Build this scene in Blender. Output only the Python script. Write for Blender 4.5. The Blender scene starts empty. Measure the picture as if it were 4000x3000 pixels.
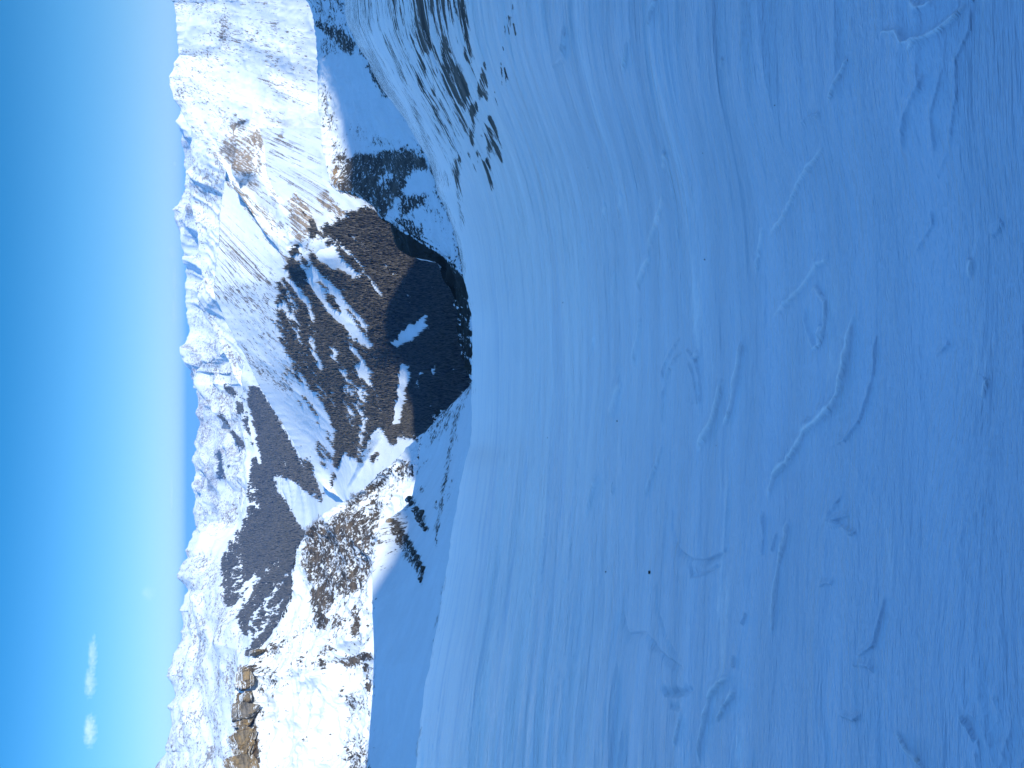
import bpy, math, random
import numpy as np

R = math.radians
rng = np.random.default_rng(7)
random.seed(7)
scene = bpy.context.scene

# ------------------------------------------------------------------ camera
FPX = 3000.0                       # focal length in photo pixels (photo is 4000 x 3000)
HOR = 742.0                        # photo column of the eye-level line (photo lies on its side)
PITCH = math.atan((2000.0 - HOR) / FPX)
CP, SP = math.cos(PITCH), math.sin(PITCH)


def pix_dir(px, py):
    """direction of a photo position; x right, y forward, z up in the upright world"""
    px = np.asarray(px, float)
    py = np.asarray(py, float)
    dx = 1500.0 - py
    dy = FPX * CP - (px - 2000.0) * SP
    dz = -FPX * SP - (px - 2000.0) * CP
    return np.stack([dx + 0 * dy, dy, dz], -1)


def at(px, py, r):
    """point at horizontal range r"""
    d = pix_dir(px, py)
    h = np.sqrt(d[..., 0] ** 2 + d[..., 1] ** 2)
    return d / h[..., None] * np.asarray(r, float)[..., None]


def to_pix(P):
    x, y, z = P[..., 0], P[..., 1], P[..., 2]
    f = np.maximum(y * CP - z * SP, 1e-3)
    rr = -y * SP - z * CP
    return 2000.0 + FPX * rr / f, 1500.0 - FPX * x / f


cam = bpy.data.cameras.new("camera")
cam.sensor_fit = 'HORIZONTAL'
cam.sensor_width = 36.0
cam.lens = 36.0 * FPX / 4000.0
cam.clip_start = 0.05
cam.clip_end = 300000.0
camo = bpy.data.objects.new("camera", cam)
scene.collection.objects.link(camo)
from mathutils import Matrix, Vector
camo.matrix_world = Matrix((
    (0, 1, 0, 0),
    (-SP, 0, -CP, 0),
    (-CP, 0, SP, 0),
    (0, 0, 0, 1)))
scene.camera = camo

# ------------------------------------------------------------------ noise
_perm = np.random.default_rng(3).permutation(256)
_perm = np.concatenate([_perm, _perm, _perm]).astype(np.int64)
_g3 = np.random.default_rng(5).normal(size=(256, 3))
_g3 /= np.linalg.norm(_g3, axis=1, keepdims=True)
_g3 = _g3.astype(np.float32)


def perlin(P):
    P = np.asarray(P, np.float64)
    shp = P.shape[:-1]
    P = P.reshape(-1, 3)
    out = np.empty(len(P), np.float32)
    CH = 400000
    for s in range(0, len(P), CH):
        p = P[s:s + CH]
        i = np.floor(p).astype(np.int64)
        f = (p - i).astype(np.float32)
        i &= 255
        u = f * f * f * (f * (f * 6 - 15) + 10)
        acc = 0
        for cx in (0, 1):
            wx = u[:, 0] if cx else 1 - u[:, 0]
            ax = _perm[i[:, 0] + cx]
            for cy in (0, 1):
                wy = u[:, 1] if cy else 1 - u[:, 1]
                ay = _perm[ax + i[:, 1] + cy]
                for cz in (0, 1):
                    wz = u[:, 2] if cz else 1 - u[:, 2]
                    h = _perm[ay + i[:, 2] + cz]
                    g = _g3[h]
                    d = g[:, 0] * (f[:, 0] - cx) + g[:, 1] * (f[:, 1] - cy) + g[:, 2] * (f[:, 2] - cz)
                    acc = acc + wx * wy * wz * d
        out[s:s + CH] = acc * 1.6
    return out.reshape(shp)


def fbm(P, octv=4, gain=0.5, lac=2.03, seed=0.0):
    a, s, tot = 1.0, 0.0, 0.0
    Q = np.asarray(P, float) + seed * 17.31
    for _ in range(octv):
        s = s + a * perlin(Q)
        tot += a
        a *= gain
        Q = Q * lac + 5.2
    return s / tot


def ridged(P, octv=4, gain=0.5, lac=2.03, seed=0.0):
    a, s, tot = 1.0, 0.0, 0.0
    Q = np.asarray(P, float) + seed * 13.7
    w = 1.0
    for _ in range(octv):
        n = 1.0 - np.abs(perlin(Q)) * 1.6
        n = np.clip(n, 0, 1) ** 2
        s = s + a * n * w
        w = np.clip(n * 1.6, 0, 1)
        tot += a
        a *= gain
        Q = Q * lac + 3.1
    return s / tot


def sstep(a, b, x):
    t = np.clip((x - a) / (b - a), 0, 1)
    return t * t * (3 - 2 * t)


# ------------------------------------------------------------------ cover maps (where rock, wood and bare snow lie)
CELL = 4
GW, GH = 4000 // CELL, 3000 // CELL


class Cover:
    """a coarse map of ground cover, looked up once per vertex while the terrain is built"""

    def __init__(self):
        self.m = np.zeros((GH, GW), np.float32)

    def poly(self, pts, v, soft=2, mode='max'):
        pts = np.array(pts, float) / CELL
        x0, y0 = np.maximum(np.floor(pts.min(0)).astype(int) - 3 * soft - 1, 0)
        x1 = min(int(pts[:, 0].max()) + 3 * soft + 2, GW)
        y1 = min(int(pts[:, 1].max()) + 3 * soft + 2, GH)
        if x1 <= x0 or y1 <= y0:
            return self
        X, Y = np.meshgrid(np.arange(x0, x1) + 0.5, np.arange(y0, y1) + 0.5)
        ins = np.zeros(X.shape, bool)
        n = len(pts)
        for k in range(n):
            (ax, ay), (bx, by) = pts[k], pts[(k + 1) % n]
            if ay == by:
                continue
            c = ((ay > Y) != (by > Y)) & (X < (bx - ax) * (Y - ay) / (by - ay) + ax)
            ins ^= c
        self._put(ins.astype(np.float32), x0, x1, y0, y1, v, soft, mode)
        return self

    def line(self, pts, width, v, soft=1, mode='max'):
        pts = np.array(pts, float) / CELL
        w = width / CELL / 2
        pad = int(w + 3 * soft + 2)
        x0, y0 = np.maximum(np.floor(pts.min(0)).astype(int) - pad, 0)
        x1 = min(int(pts[:, 0].max()) + pad + 1, GW)
        y1 = min(int(pts[:, 1].max()) + pad + 1, GH)
        if x1 <= x0 or y1 <= y0:
            return self
        X, Y = np.meshgrid(np.arange(x0, x1) + 0.5, np.arange(y0, y1) + 0.5)
        d = np.full(X.shape, 1e9)
        for k in range(len(pts) - 1):
            a, b = pts[k], pts[k + 1]
            ab = b - a
            t = np.clip(((X - a[0]) * ab[0] + (Y - a[1]) * ab[1]) / max(ab @ ab, 1e-9), 0, 1)
            d = np.minimum(d, np.hypot(X - a[0] - t * ab[0], Y - a[1] - t * ab[1]))
        self._put(np.clip(w + 0.5 - d, 0, 1).astype(np.float32), x0, x1, y0, y1, v, soft, mode)
        return self

    def _put(self, m, x0, x1, y0, y1, v, soft, mode):
        for _ in range(2):
            if soft > 0:
                k = 2 * soft + 1
                p = np.pad(m, soft, mode='edge')
                c = np.cumsum(p, 0)
                c = np.vstack([np.zeros((1, c.shape[1])), c])
                p = (c[k:] - c[:-k]) / k
                c = np.cumsum(p, 1)
                c = np.hstack([np.zeros((c.shape[0], 1)), c])
                m = (c[:, k:] - c[:, :-k]) / k
        sub = self.m[y0:y1, x0:x1]
        if mode == 'max':
            np.maximum(sub, m * v, out=sub)
        elif mode == 'cut':
            sub *= 1 - m * v
        else:
            sub += m * v

    def get(self, px, py):
        x = np.clip(px / CELL - 0.5, 0, GW - 1.001)
        y = np.clip(py / CELL - 0.5, 0, GH - 1.001)
        i, j = x.astype(int), y.astype(int)
        fx, fy = x - i, y - j
        m = self.m
        return ((m[j, i] * (1 - fx) + m[j, i + 1] * fx) * (1 - fy)
                + (m[j + 1, i] * (1 - fx) + m[j + 1, i + 1] * fx) * fy)


# ------------------------------------------------------------------ mesh helpers
def link(name, me, mat=None, parent=None):
    o = bpy.data.objects.new(name, me)
    scene.collection.objects.link(o)
    if mat is not None:
        me.materials.append(mat)
    if parent is not None:
        o.parent = parent
    return o


def mesh_from(name, V, F, smooth=True):
    me = bpy.data.meshes.new(name)
    V = np.ascontiguousarray(V, np.float32).reshape(-1, 3)
    F = np.ascontiguousarray(F, np.int32)
    k = F.shape[1]
    me.vertices.add(len(V))
    me.vertices.foreach_set('co', V.ravel())
    me.loops.add(F.size)
    me.loops.foreach_set('vertex_index', F.ravel())
    me.polygons.add(len(F))
    me.polygons.foreach_set('loop_start', np.arange(len(F), dtype=np.int32) * k)
    me.polygons.foreach_set('use_smooth', np.full(len(F), smooth, bool))
    me.update(calc_edges=True)
    return me


def grid_faces(nr, nc):
    i = np.arange(nr * nc).reshape(nr, nc)
    return np.stack([i[:-1, :-1], i[:-1, 1:], i[1:, 1:], i[1:, :-1]], -1).reshape(-1, 4)


def set_attr(me, name, val):
    a = me.attributes.new(name, 'FLOAT', 'POINT')
    a.data.foreach_set('value', np.ascontiguousarray(val, np.float32).ravel())


def set_vattr(me, name, val):
    a = me.attributes.new(name, 'FLOAT_VECTOR', 'POINT')
    a.data.foreach_set('vector', np.ascontiguousarray(val, np.float32).ravel())


def normals(P):
    du = np.gradient(P, axis=1)
    dv = np.gradient(P, axis=0)
    n = np.cross(du, dv)
    n /= np.maximum(np.linalg.norm(n, axis=-1, keepdims=True), 1e-9)
    n[n[..., 2] < 0] *= -1
    return n


def structure(o, label):
    o['kind'] = 'structure'
    o['label'] = label
    o['category'] = label_cat.get(o.name.split('.')[0], 'terrain')
    return o


label_cat = {}


def smooth1(a, n):
    if n < 1:
        return a
    k = np.hanning(2 * n + 3)[1:-1]
    k /= k.sum()
    p = np.pad(a, len(k) // 2, mode='edge')
    return np.convolve(p, k, mode='valid')


# ------------------------------------------------------------------ materials
class NT:
    def __init__(self, mat):
        self.t = mat.node_tree
        self.t.nodes.clear()

    def n(self, typ, **kw):
        nd = self.t.nodes.new(typ)
        for k, v in kw.items():
            setattr(nd, k, v)
        return nd

    def l(self, a, b):
        self.t.links.new(a, b)

    def val(self, node, **kw):
        for k, v in kw.items():
            node.inputs[k].default_value = v
        return node

    def math(self, op, a, b=None, c=None, clamp=False):
        m = self.n('ShaderNodeMath', operation=op, use_clamp=clamp)
        for i, x in enumerate((a, b, c)):
            if x is None:
                continue
            if isinstance(x, (int, float)):
                m.inputs[i].default_value = x
            else:
                self.l(x, m.inputs[i])
        return m.outputs[0]

    def mix(self, fac, a, b):
        m = self.n('ShaderNodeMix', data_type='RGBA')
        for s, x in ((m.inputs[0], fac), (m.inputs[6], a), (m.inputs[7], b)):
            if isinstance(x, (int, float)):
                s.default_value = x
            elif isinstance(x, tuple):
                s.default_value = (*x, 1)
            else:
                self.l(x, s)
        return m.outputs[2]

    def smooth(self, x, a, b):
        m = self.n('ShaderNodeMapRange', interpolation_type='SMOOTHSTEP')
        self.l(x, m.inputs[0])
        m.inputs[1].default_value = a
        m.inputs[2].default_value = b
        return m.outputs[0]

    def noise(self, vec, scale, detail=4, rough=0.55, dist=0.0):
        m = self.n('ShaderNodeTexNoise')
        if vec is not None:
            self.l(vec, m.inputs['Vector'])
        m.inputs['Scale'].default_value = scale
        m.inputs['Detail'].default_value = detail
        m.inputs['Roughness'].default_value = rough
        m.inputs['Distortion'].default_value = dist
        return m.outputs[0]

    def attr(self, name):
        a = self.n('ShaderNodeAttribute', attribute_name=name)
        return a


SNOW = (0.64, 0.70, 0.755)


def mountain_material(name, unit, rock_a=(0.13, 0.115, 0.10), rock_b=(0.27, 0.225, 0.17), ochre=(0.34, 0.235, 0.12),
                      wood=(0.019, 0.020, 0.018), snow=SNOW, aniso=5.0, bump=0.5, iso=False):
    """snow with rock breaking through; 'rock', 'ochre' and 'wood' are ground-cover attributes, 'flow' runs down the fall line.
    unit = size in metres of the smallest rock patches"""
    mat = bpy.data.materials.new(name)
    mat.use_nodes = True
    t = NT(mat)
    geo = t.n('ShaderNodeTexCoord')
    P = geo.outputs['Object']
    flow = t.attr('flow').outputs['Vector']
    mp = t.n('ShaderNodeMapping')
    mp.inputs['Scale'].default_value = (1.0, 1.0 / aniso, 1.0)
    t.l(P if iso else flow, mp.inputs[0])
    if iso:
        mp.inputs['Scale'].default_value = (1.0, 1.0, 0.6)
    F = mp.outputs[0]
    rock = t.attr('rock').outputs['Fac']
    och = t.attr('ochre').outputs['Fac']
    woodf = t.attr('wood').outputs['Fac']
    mp2 = t.n('ShaderNodeMapping')
    mp2.inputs['Scale'].default_value = (1.0, 1.0 / (1 + 0.12 * aniso), 1.0)
    t.l(P if iso else flow, mp2.inputs[0])
    if iso:
        mp2.inputs['Scale'].default_value = (1.0, 1.0, 0.8)
    n1 = t.noise(mp2.outputs[0], 1 / (unit * 5), 7, 0.72, 0.25)
    n2 = t.noise(F, 1 / (unit * 2.0), 5, 0.7, 0.3)
    n3 = t.noise(P, 1 / (unit * 1.7), 4, 0.6)
    nn = t.math('ADD', t.math('MULTIPLY', n1, 0.45), t.math('MULTIPLY', n2, 0.40))
    nn = t.math('ADD', nn, t.math('MULTIPLY', n3, 0.15))
    # nn centred on .5 with sd ~ .07 ; rock density shifts the threshold
    nn = t.math('ADD', t.math('MULTIPLY', t.math('SUBTRACT', nn, 0.5), 2.1), 0.5)
    x = t.math('ADD', nn, t.math('MULTIPLY', t.math('SUBTRACT', rock, 0.55), 0.42))
    rk = t.smooth(x, 0.465, 0.55)
    rk = t.math('MULTIPLY', rk, t.smooth(rock, 0.01, 0.10))
    # rock colour: layered, with lighter and darker beds
    sep = t.n('ShaderNodeSeparateXYZ')
    t.l(P, sep.inputs[0])
    comb = t.n('ShaderNodeCombineXYZ')
    t.l(t.math('MULTIPLY', sep.outputs[0], 0.15), comb.inputs[0])
    t.l(t.math('MULTIPLY', sep.outputs[1], 0.15), comb.inputs[1])
    t.l(sep.outputs[2], comb.inputs[2])
    beds = t.noise(comb.outputs[0], 1 / (unit * 3), 5, 0.65, 0.8)
    patch = t.noise(P, 1 / (unit * 9), 4, 0.6)
    rc = t.mix(t.smooth(beds, 0.38, 0.62), rock_a, rock_b)
    rc = t.mix(t.math('MULTIPLY', och, t.smooth(patch, 0.35, 0.6)), rc, ochre)
    rc = t.mix(t.math('MULTIPLY', t.smooth(n3, 0.56, 0.62), 0.35), rc, tuple(c * 0.45 for c in rock_a))
    # snow: slightly uneven wind-packed and fresh
    sv = t.noise(F, 1 / (unit * 14), 5, 0.6, 0.4)
    sc = t.mix(t.smooth(sv, 0.3, 0.7), tuple(c * 0.93 for c in snow), snow)
    col = t.mix(rk, sc, rc)
    wn = t.math('ADD', t.math('ADD', t.math('MULTIPLY', n3, 0.5), t.math('MULTIPLY', n2, 0.8)), t.math('MULTIPLY', t.math('SUBTRACT', woodf, 0.5), 0.62))
    wk = t.smooth(wn, 0.68, 0.80)
    wk = t.math('MULTIPLY', wk, t.smooth(woodf, 0.05, 0.3))
    col = t.mix(wk, col, wood)
    bs = t.n('ShaderNodeBsdfPrincipled')
    t.l(col, bs.inputs['Base Color'])
    bs.inputs['Roughness'].default_value = 0.85
    bs.inputs['Specular IOR Level'].default_value = 0.15
    bp = t.n('ShaderNodeBump')
    bp.inputs['Distance'].default_value = unit * 1.2
    bp.inputs['Strength'].default_value = bump
    hgt = t.math('ADD', t.math('MULTIPLY', rk, 0.5), t.math('ADD', t.math('MULTIPLY', n2, 0.35), t.math('MULTIPLY', t.math('MULTIPLY', beds, rk), 1.6)))
    t.l(hgt, bp.inputs['Height'])
    t.l(bp.outputs[0], bs.inputs['Normal'])
    out = t.n('ShaderNodeOutputMaterial')
    t.l(bs.outputs[0], out.inputs[0])
    return mat


# ------------------------------------------------------------------ ground cover traced from the photograph
rock = Cover()
ochre = Cover()
wood = Cover()
glade = Cover()      # where the wood is broken by small snowy gaps
carve = Cover()      # metres * 0.01 pushed back into the mountain (negative: pulled forward)
exec_cover = []
#COVER_BEGIN
# --- big mountain on the right (faint rock showing through everywhere)
rock.poly([(640, -20), (1240, -20), (1240, 400), (1290, 760), (1420, 860), (1280, 960), (1120, 1040), (900, 690), (720, 480), (640, 300)], 0.29, 6)
rock.poly([(870, 0), (905, 30), (900, 110), (885, 190), (840, 170), (850, 90)], 0.50, 3)
rock.poly([(850, 10), (700, 200), (690, 240), (760, 180), (840, 160)], 0.30, 4)
rock.poly([(670, 320), (720, 330), (740, 470), (800, 560), (830, 610), (770, 545), (700, 440)], 0.52, 3)
rock.poly([(800, 300), (840, 300), (850, 560), (800, 560)], 0.38, 5)
rock.poly([(900, 360), (960, 330), (1000, 560), (880, 560)], 0.30, 5)
rock.poly([(1030, 160), (1065, 160), (1070, 250), (1030, 245)], 0.44, 3)
rock.poly([(1100, 120), (1220, 150), (1230, 300), (1130, 280)], 0.32, 5)
rock.poly([(1000, 300), (1120, 320), (1230, 430), (1220, 460), (1040, 400)], 0.40, 5)
rock.poly([(985, 390), (1060, 400), (1110, 450), (1140, 490), (1110, 500), (1040, 480)], 0.50, 3)
ochre.poly([(985, 390), (1060, 400), (1110, 450), (1140, 490), (1110, 500), (1040, 480)], 0.8, 3)
rock.poly([(890, 480), (960, 460), (975, 470), (930, 500), (900, 510)], 0.72, 2)
rock.poly([(885, 510), (925, 515), (945, 540), (1000, 520), (1000, 660), (985, 700), (920, 690), (880, 620), (840, 600), (860, 575)], 0.66, 3)
ochre.poly([(885, 510), (925, 515), (1000, 520), (1000, 660), (985, 700), (920, 690)], 0.6, 3)
rock.poly([(900, 530), (925, 530), (925, 570), (905, 570)], 0.0, 1, 'cut')
rock.poly([(960, 680), (1010, 700), (1030, 745), (960, 740)], 0.60, 3)
rock.poly([(1070, 540), (1110, 500), (1105, 560)], 0.70, 1)
rock.poly([(1000, 700), (1080, 760), (1200, 900), (1170, 900), (1060, 790)], 0.48, 4)
rock.line([(816, 590), (860, 640), (895, 720), (930, 750), (975, 827), (1011, 881), (1056, 940), (1128, 1021)], 22, 0.62, 1)
ochre.line([(895, 720), (930, 750), (975, 827), (1056, 940), (1128, 1021)], 22, 0.7, 1)
rock.poly([(1115, 790), (1150, 740), (1210, 800), (1250, 880), (1200, 930), (1180, 960), (1150, 930), (1120, 850)], 0.68, 3)
rock.poly([(1220, 760), (1280, 740), (1320, 790), (1370, 850), (1340, 860), (1260, 820)], 0.62, 3)
ochre.poly([(1110, 740), (1380, 740), (1380, 960), (1150, 960)], 0.55, 4)
rock.poly([(1100, 560), (1260, 480), (1300, 740), (1200, 740)], 0.28, 6)
rock.poly([(700, 90), (850, 30), (740, 190), (700, 200)], 0.6, 4, 'cut')
rock.poly([(880, 220), (1010, 180), (1030, 320), (960, 380), (900, 330)], 0.55, 6, 'cut')
rock.poly([(1060, 0), (1230, 0), (1240, 160), (1120, 110)], 0.45, 6, 'cut')
rock.poly([(1110, 520), (1240, 420), (1240, 700), (1180, 660)], 0.35, 6, 'cut')
# --- wooded slope across the valley
wood.poly([(1112, 1080), (1085, 1160), (1090, 1240), (1110, 1330), (1150, 1420), (1195, 1490), (1245, 1545), (1275, 1620), (1310, 1700), (1300, 1790),
           (1290, 1860), (1275, 1960), (1240, 1900), (1205, 1780), (1180, 1690), (1200, 1880), (1260, 1960), (1330, 1965), (1420, 1830), (1500, 1760), (1560, 1700), (1660, 1690), (1850, 1500),
           (1850, 1100), (1700, 960), (1560, 880), (1500, 830), (1400, 810), (1330, 860), (1270, 890), (1210, 880), (1160, 960)], 1.0, 4)
wood.poly([(1085, 1090), (1060, 1180), (1085, 1330), (1130, 1440), (1200, 1540), (1130, 1400), (1100, 1250)], 0.42, 7)
for p in ([(1205, 960), (1245, 905), (1280, 930), (1330, 990), (1395, 1045), (1425, 1075), (1385, 1092), (1310, 1045), (1250, 1020)],
          [(1150, 900), (1210, 880), (1240, 960), (1225, 1010), (1180, 1010)],
          [(1290, 1325), (1315, 1350), (1335, 1420), (1300, 1400)]):
    wood.poly(p, 0.98, 2, 'cut')
for pts, w, v in (([(1225, 870), (1300, 935), (1400, 1010), (1470, 1120), (1492, 1150)], 14, 0.95),
                  ([(1290, 860), (1350, 900), (1440, 980), (1520, 1080)], 8, 0.6),
                  ([(1205, 1000), (1240, 1060), (1275, 1095), (1320, 1150), (1350, 1215), (1400, 1290), (1435, 1330)], 26, 1.0),
                  ([(1165, 1000), (1210, 1060), (1245, 1130), (1280, 1190), (1340, 1250), (1405, 1310), (1450, 1350)], 28, 1.0),
                  ([(1330, 1160), (1370, 1200), (1420, 1260), (1440, 1290)], 16, 0.8),
                  ([(1120, 1060), (1160, 1130), (1205, 1190), (1230, 1250)], 22, 0.9),
                  ([(1110, 1180), (1140, 1260), (1180, 1340)], 14, 0.85),
                  ([(1215, 1315), (1235, 1380), (1258, 1435)], 20, 0.9),
                  ([(1110, 1100), (1150, 1200), (1170, 1300)], 12, 0.7),
                  ([(1370, 1300), (1390, 1370), (1420, 1450)], 30, 0.55),
                  ([(1340, 1440), (1370, 1560), (1380, 1660)], 30, 0.5),
                  ([(1420, 1420), (1430, 1500), (1410, 1600)], 40, 0.4),
                  ([(1420, 1640), (1410, 1760), (1390, 1830)], 26, 0.6),
                  ([(1300, 1530), (1310, 1600)], 9, 0.9),
                  ([(1380, 1420), (1470, 1530), (1490, 1600)], 9, 0.6),
                  ([(1290, 960), (1380, 1050), (1470, 1180)], 8, 0.5),
                  ([(1500, 1030), (1580, 1110), (1600, 1180)], 9, 0.6)):
    wood.line(pts, w, v, 1, 'cut')
# sunlit rib and gullies left of the wood
wood.poly([(1110, 1450), (1180, 1550), (1215, 1640), (1255, 1760), (1280, 1900), (1300, 1960), (1320, 1850), (1305, 1720), (1275, 1620), (1205, 1500), (1150, 1420)], 0.52, 3)
for p in ([(1190, 1555), (1228, 1590), (1245, 1655), (1212, 1640)], [(1238, 1675), (1268, 1720), (1292, 1800), (1270, 1835), (1248, 1760)], [(1135, 1515), (1180, 1570), (1202, 1612), (1168, 1580)], [(1275, 1880), (1300, 1900), (1300, 1950), (1285, 1950)]):
    wood.poly(p, 0.95, 2)
for pts, w, v in (([(1125, 1480), (1180, 1560), (1215, 1620), (1240, 1690), (1290, 1830), (1275, 1940)], 26, 0.7),
                  ([(1175, 1500), (1230, 1570), (1265, 1640), (1270, 1700)], 22, 0.9),
                  ([(1200, 1590), (1250, 1690), (1300, 1760), (1305, 1840)], 20, 0.75),
                  ([(1240, 1560), (1290, 1640), (1310, 1710)], 14, 0.75),
                  ([(1230, 1780), (1260, 1880), (1290, 1930)], 20, 0.7)):
    wood.line(pts, w, v, 1, 'cut')
glade.poly([(1090, 1090), (1180, 1060), (1230, 1180), (1260, 1400), (1300, 1560), (1340, 1720), (1270, 1960), (1180, 1680), (1180, 1500), (1090, 1300)], 0.7, 8)
glade.poly([(1330, 1300), (1420, 1280), (1470, 1400), (1440, 1560), (1430, 1850), (1370, 1850), (1340, 1600)], 0.75, 6)
glade.poly([(1250, 1040), (1420, 1200), (1430, 1330), (1300, 1250), (1220, 1120)], 0.7, 6)
glade.poly([(1620, 1050), (1840, 1200), (1800, 1560), (1640, 1640), (1600, 1300)], 0.30, 8)
glade.poly([(900, 2150), (1140, 2200), (1140, 2400), (1000, 2560), (880, 2350)], 0.55, 8)
# meadows and glades on the valley floor
for p in ([(1522, 1338), (1560, 1318), (1552, 1300), (1590, 1284), (1600, 1262), (1632, 1256), (1650, 1232), (1690, 1222), (1676, 1262), (1692, 1272), (1650, 1306), (1622, 1330), (1586, 1334), (1560, 1366)],
          [(1566, 1380), (1580, 1412), (1618, 1424), (1604, 1452), (1622, 1468), (1600, 1500), (1588, 1570), (1580, 1655), (1540, 1655), (1546, 1580), (1560, 1480)],
          [(1486, 1655), (1526, 1700), (1526, 1795), (1482, 1762), (1462, 1780), (1462, 1840), (1412, 1895), (1418, 1789), (1456, 1690)],
          [(1350, 1758), (1382, 1792), (1422, 1826), (1430, 1890), (1400, 1945), (1320, 1985), (1255, 2005), (1295, 1920), (1316, 1835)],
          [(1560, 1625), (1545, 1660), (1530, 1650)]):
    wood.poly(p, 1.0, 1, 'cut')
for pts, w, v in (([(1650, 1450), (1635, 1490), (1642, 1520)], 14, 0.9), ([(1700, 1430), (1720, 1470)], 18, 0.8), ([(1690, 1530), (1670, 1560)], 12, 0.8),
                  ([(1745, 1240), (1720, 1310), (1690, 1300)], 8, 0.5), ([(1590, 1130), (1610, 1180)], 8, 0.5), ([(1595, 1550), (1600, 1580)], 10, 0.8),
                  ([(1700, 1570), (1660, 1620)], 12, 0.7)):
    wood.line(pts, w, v, 1, 'cut')
rock.poly([(860, 760), (1110, 1010), (1090, 1160), (1110, 1340), (1190, 1500), (1100, 1560), (990, 1460), (850, 1180), (835, 1000), (850, 860)], 0.37, 6)
rock.line([(871, 760), (857, 860), (860, 967), (848, 1030), (838, 1139), (852, 1180)], 26, 0.42, 2)
rock.poly([(1000, 820), (1090, 960), (1080, 1000), (1000, 900)], 0.30, 4)
rock.line([(935, 1300), (985, 1400), (1060, 1500)], 26, 0.40, 2)
# --- ranges behind
rock.poly([(660, 480), (900, 700), (860, 900), (900, 1350), (1000, 1500), (740, 1500), (730, 1000), (655, 830)], 0.36, 6)
rock.poly([(660, 810), (730, 800), (745, 880), (700, 920), (670, 870)], 0.40, 4)
rock.line([(720, 545), (740, 600), (760, 800), (775, 900), (778, 1010), (775, 1130)], 14, 0.42, 1)
rock.poly([(730, 1080), (790, 1100), (780, 1180), (730, 1180)], 0.40, 4)
rock.poly([(900, 1370), (960, 1400), (950, 1440), (900, 1420)], 0.50, 3)
rock.poly([(740, 1500), (960, 1500), (970, 1900), (960, 2060), (740, 2100)], 0.40, 6)
rock.poly([(830, 1640), (965, 1800), (965, 2060), (930, 2060), (880, 1800)], 0.38, 5)
rock.poly([(630, 2100), (900, 2180), (960, 2560), (900, 3000), (600, 3000)], 0.38, 6)
rock.poly([(650, 2600), (690, 2620), (700, 2700), (660, 2690)], 0.45, 3)
rock.poly([(720, 2680), (745, 2690), (745, 2800), (715, 2790)], 0.40, 3)
rock.poly([(820, 2910), (845, 2910), (832, 2975), (795, 2970)], 0.85, 2)
rock.poly([(600, 2970), (650, 2960), (660, 3000), (600, 3000)], 0.55, 2)
rock.poly([(780, 2780), (800, 2800), (790, 2820)], 0.5, 2)
rock.poly([(712, 2870), (735, 2900), (740, 2950), (718, 2920)], 0.6, 2)
rock.poly([(770, 2560), (880, 2560), (860, 2650), (800, 2640)], 0.36, 4)
# far wood
wood.poly([(985, 1505), (1008, 1500), (1060, 1590), (1120, 1690), (1165, 1780), (1205, 1870), (1240, 1940), (1150, 1870), (1090, 1855), (1075, 1900), (1120, 1960), (1155, 2020),
           (1195, 2085), (1165, 2140), (1150, 2240), (1145, 2330), (1115, 2400), (1075, 2460), (1040, 2510), (985, 2560), (965, 2560), (985, 2490), (950, 2460), (930, 2390),
           (890, 2350), (880, 2270), (880, 2180), (915, 2110), (960, 2060), (975, 1980), (975, 1900), (985, 1830), (995, 1770), (985, 1700), (955, 1640), (970, 1600)], 1.0, 1)
wood.line([(860, 1620), (900, 1680), (950, 1740)], 16, 0.9, 1)
wood.line([(850, 1770), (865, 1810), (860, 1860)], 34, 0.9, 2)
wood.line([(940, 1600), (950, 1560)], 26, 0.8, 2)
wood.line([(895, 1515), (915, 1535)], 24, 0.9, 2)
for pts, w, v in (([(985, 1660), (1000, 1720), (1020, 1800)], 22, 1.0), ([(950, 1560), (975, 1600), (985, 1660)], 20, 0.9), ([(1110, 1790), (1125, 1830)], 8, 0.9),
                  ([(985, 1880), (1000, 1960), (1020, 1975)], 22, 0.6), ([(1080, 1855), (1100, 1900), (1130, 1950)], 30, 0.8),
                  ([(950, 2110), (940, 2140)], 12, 0.8), ([(1130, 2080), (1080, 2140)], 5, 0.8), ([(1130, 2110), (1110, 2160)], 6, 0.7),
                  ([(1140, 2230), (1080, 2310), (1010, 2390), (980, 2440)], 12, 0.95), ([(1050, 2220), (1000, 2290), (960, 2350), (930, 2400)], 14, 0.9),
                  ([(1010, 2250), (950, 2330), (910, 2380)], 12, 0.8), ([(1120, 2330), (1060, 2420), (1010, 2490)], 12, 0.9), ([(960, 2240), (920, 2300), (890, 2330)], 14, 0.7),
                  ([(1070, 2370), (1020, 2450), (990, 2510)], 10, 0.8), ([(940, 2200), (905, 2260)], 12, 0.6), ([(990, 2320), (940, 2390)], 8, 0.8)):
    wood.line(pts, w, v, 1, 'cut')
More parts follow.
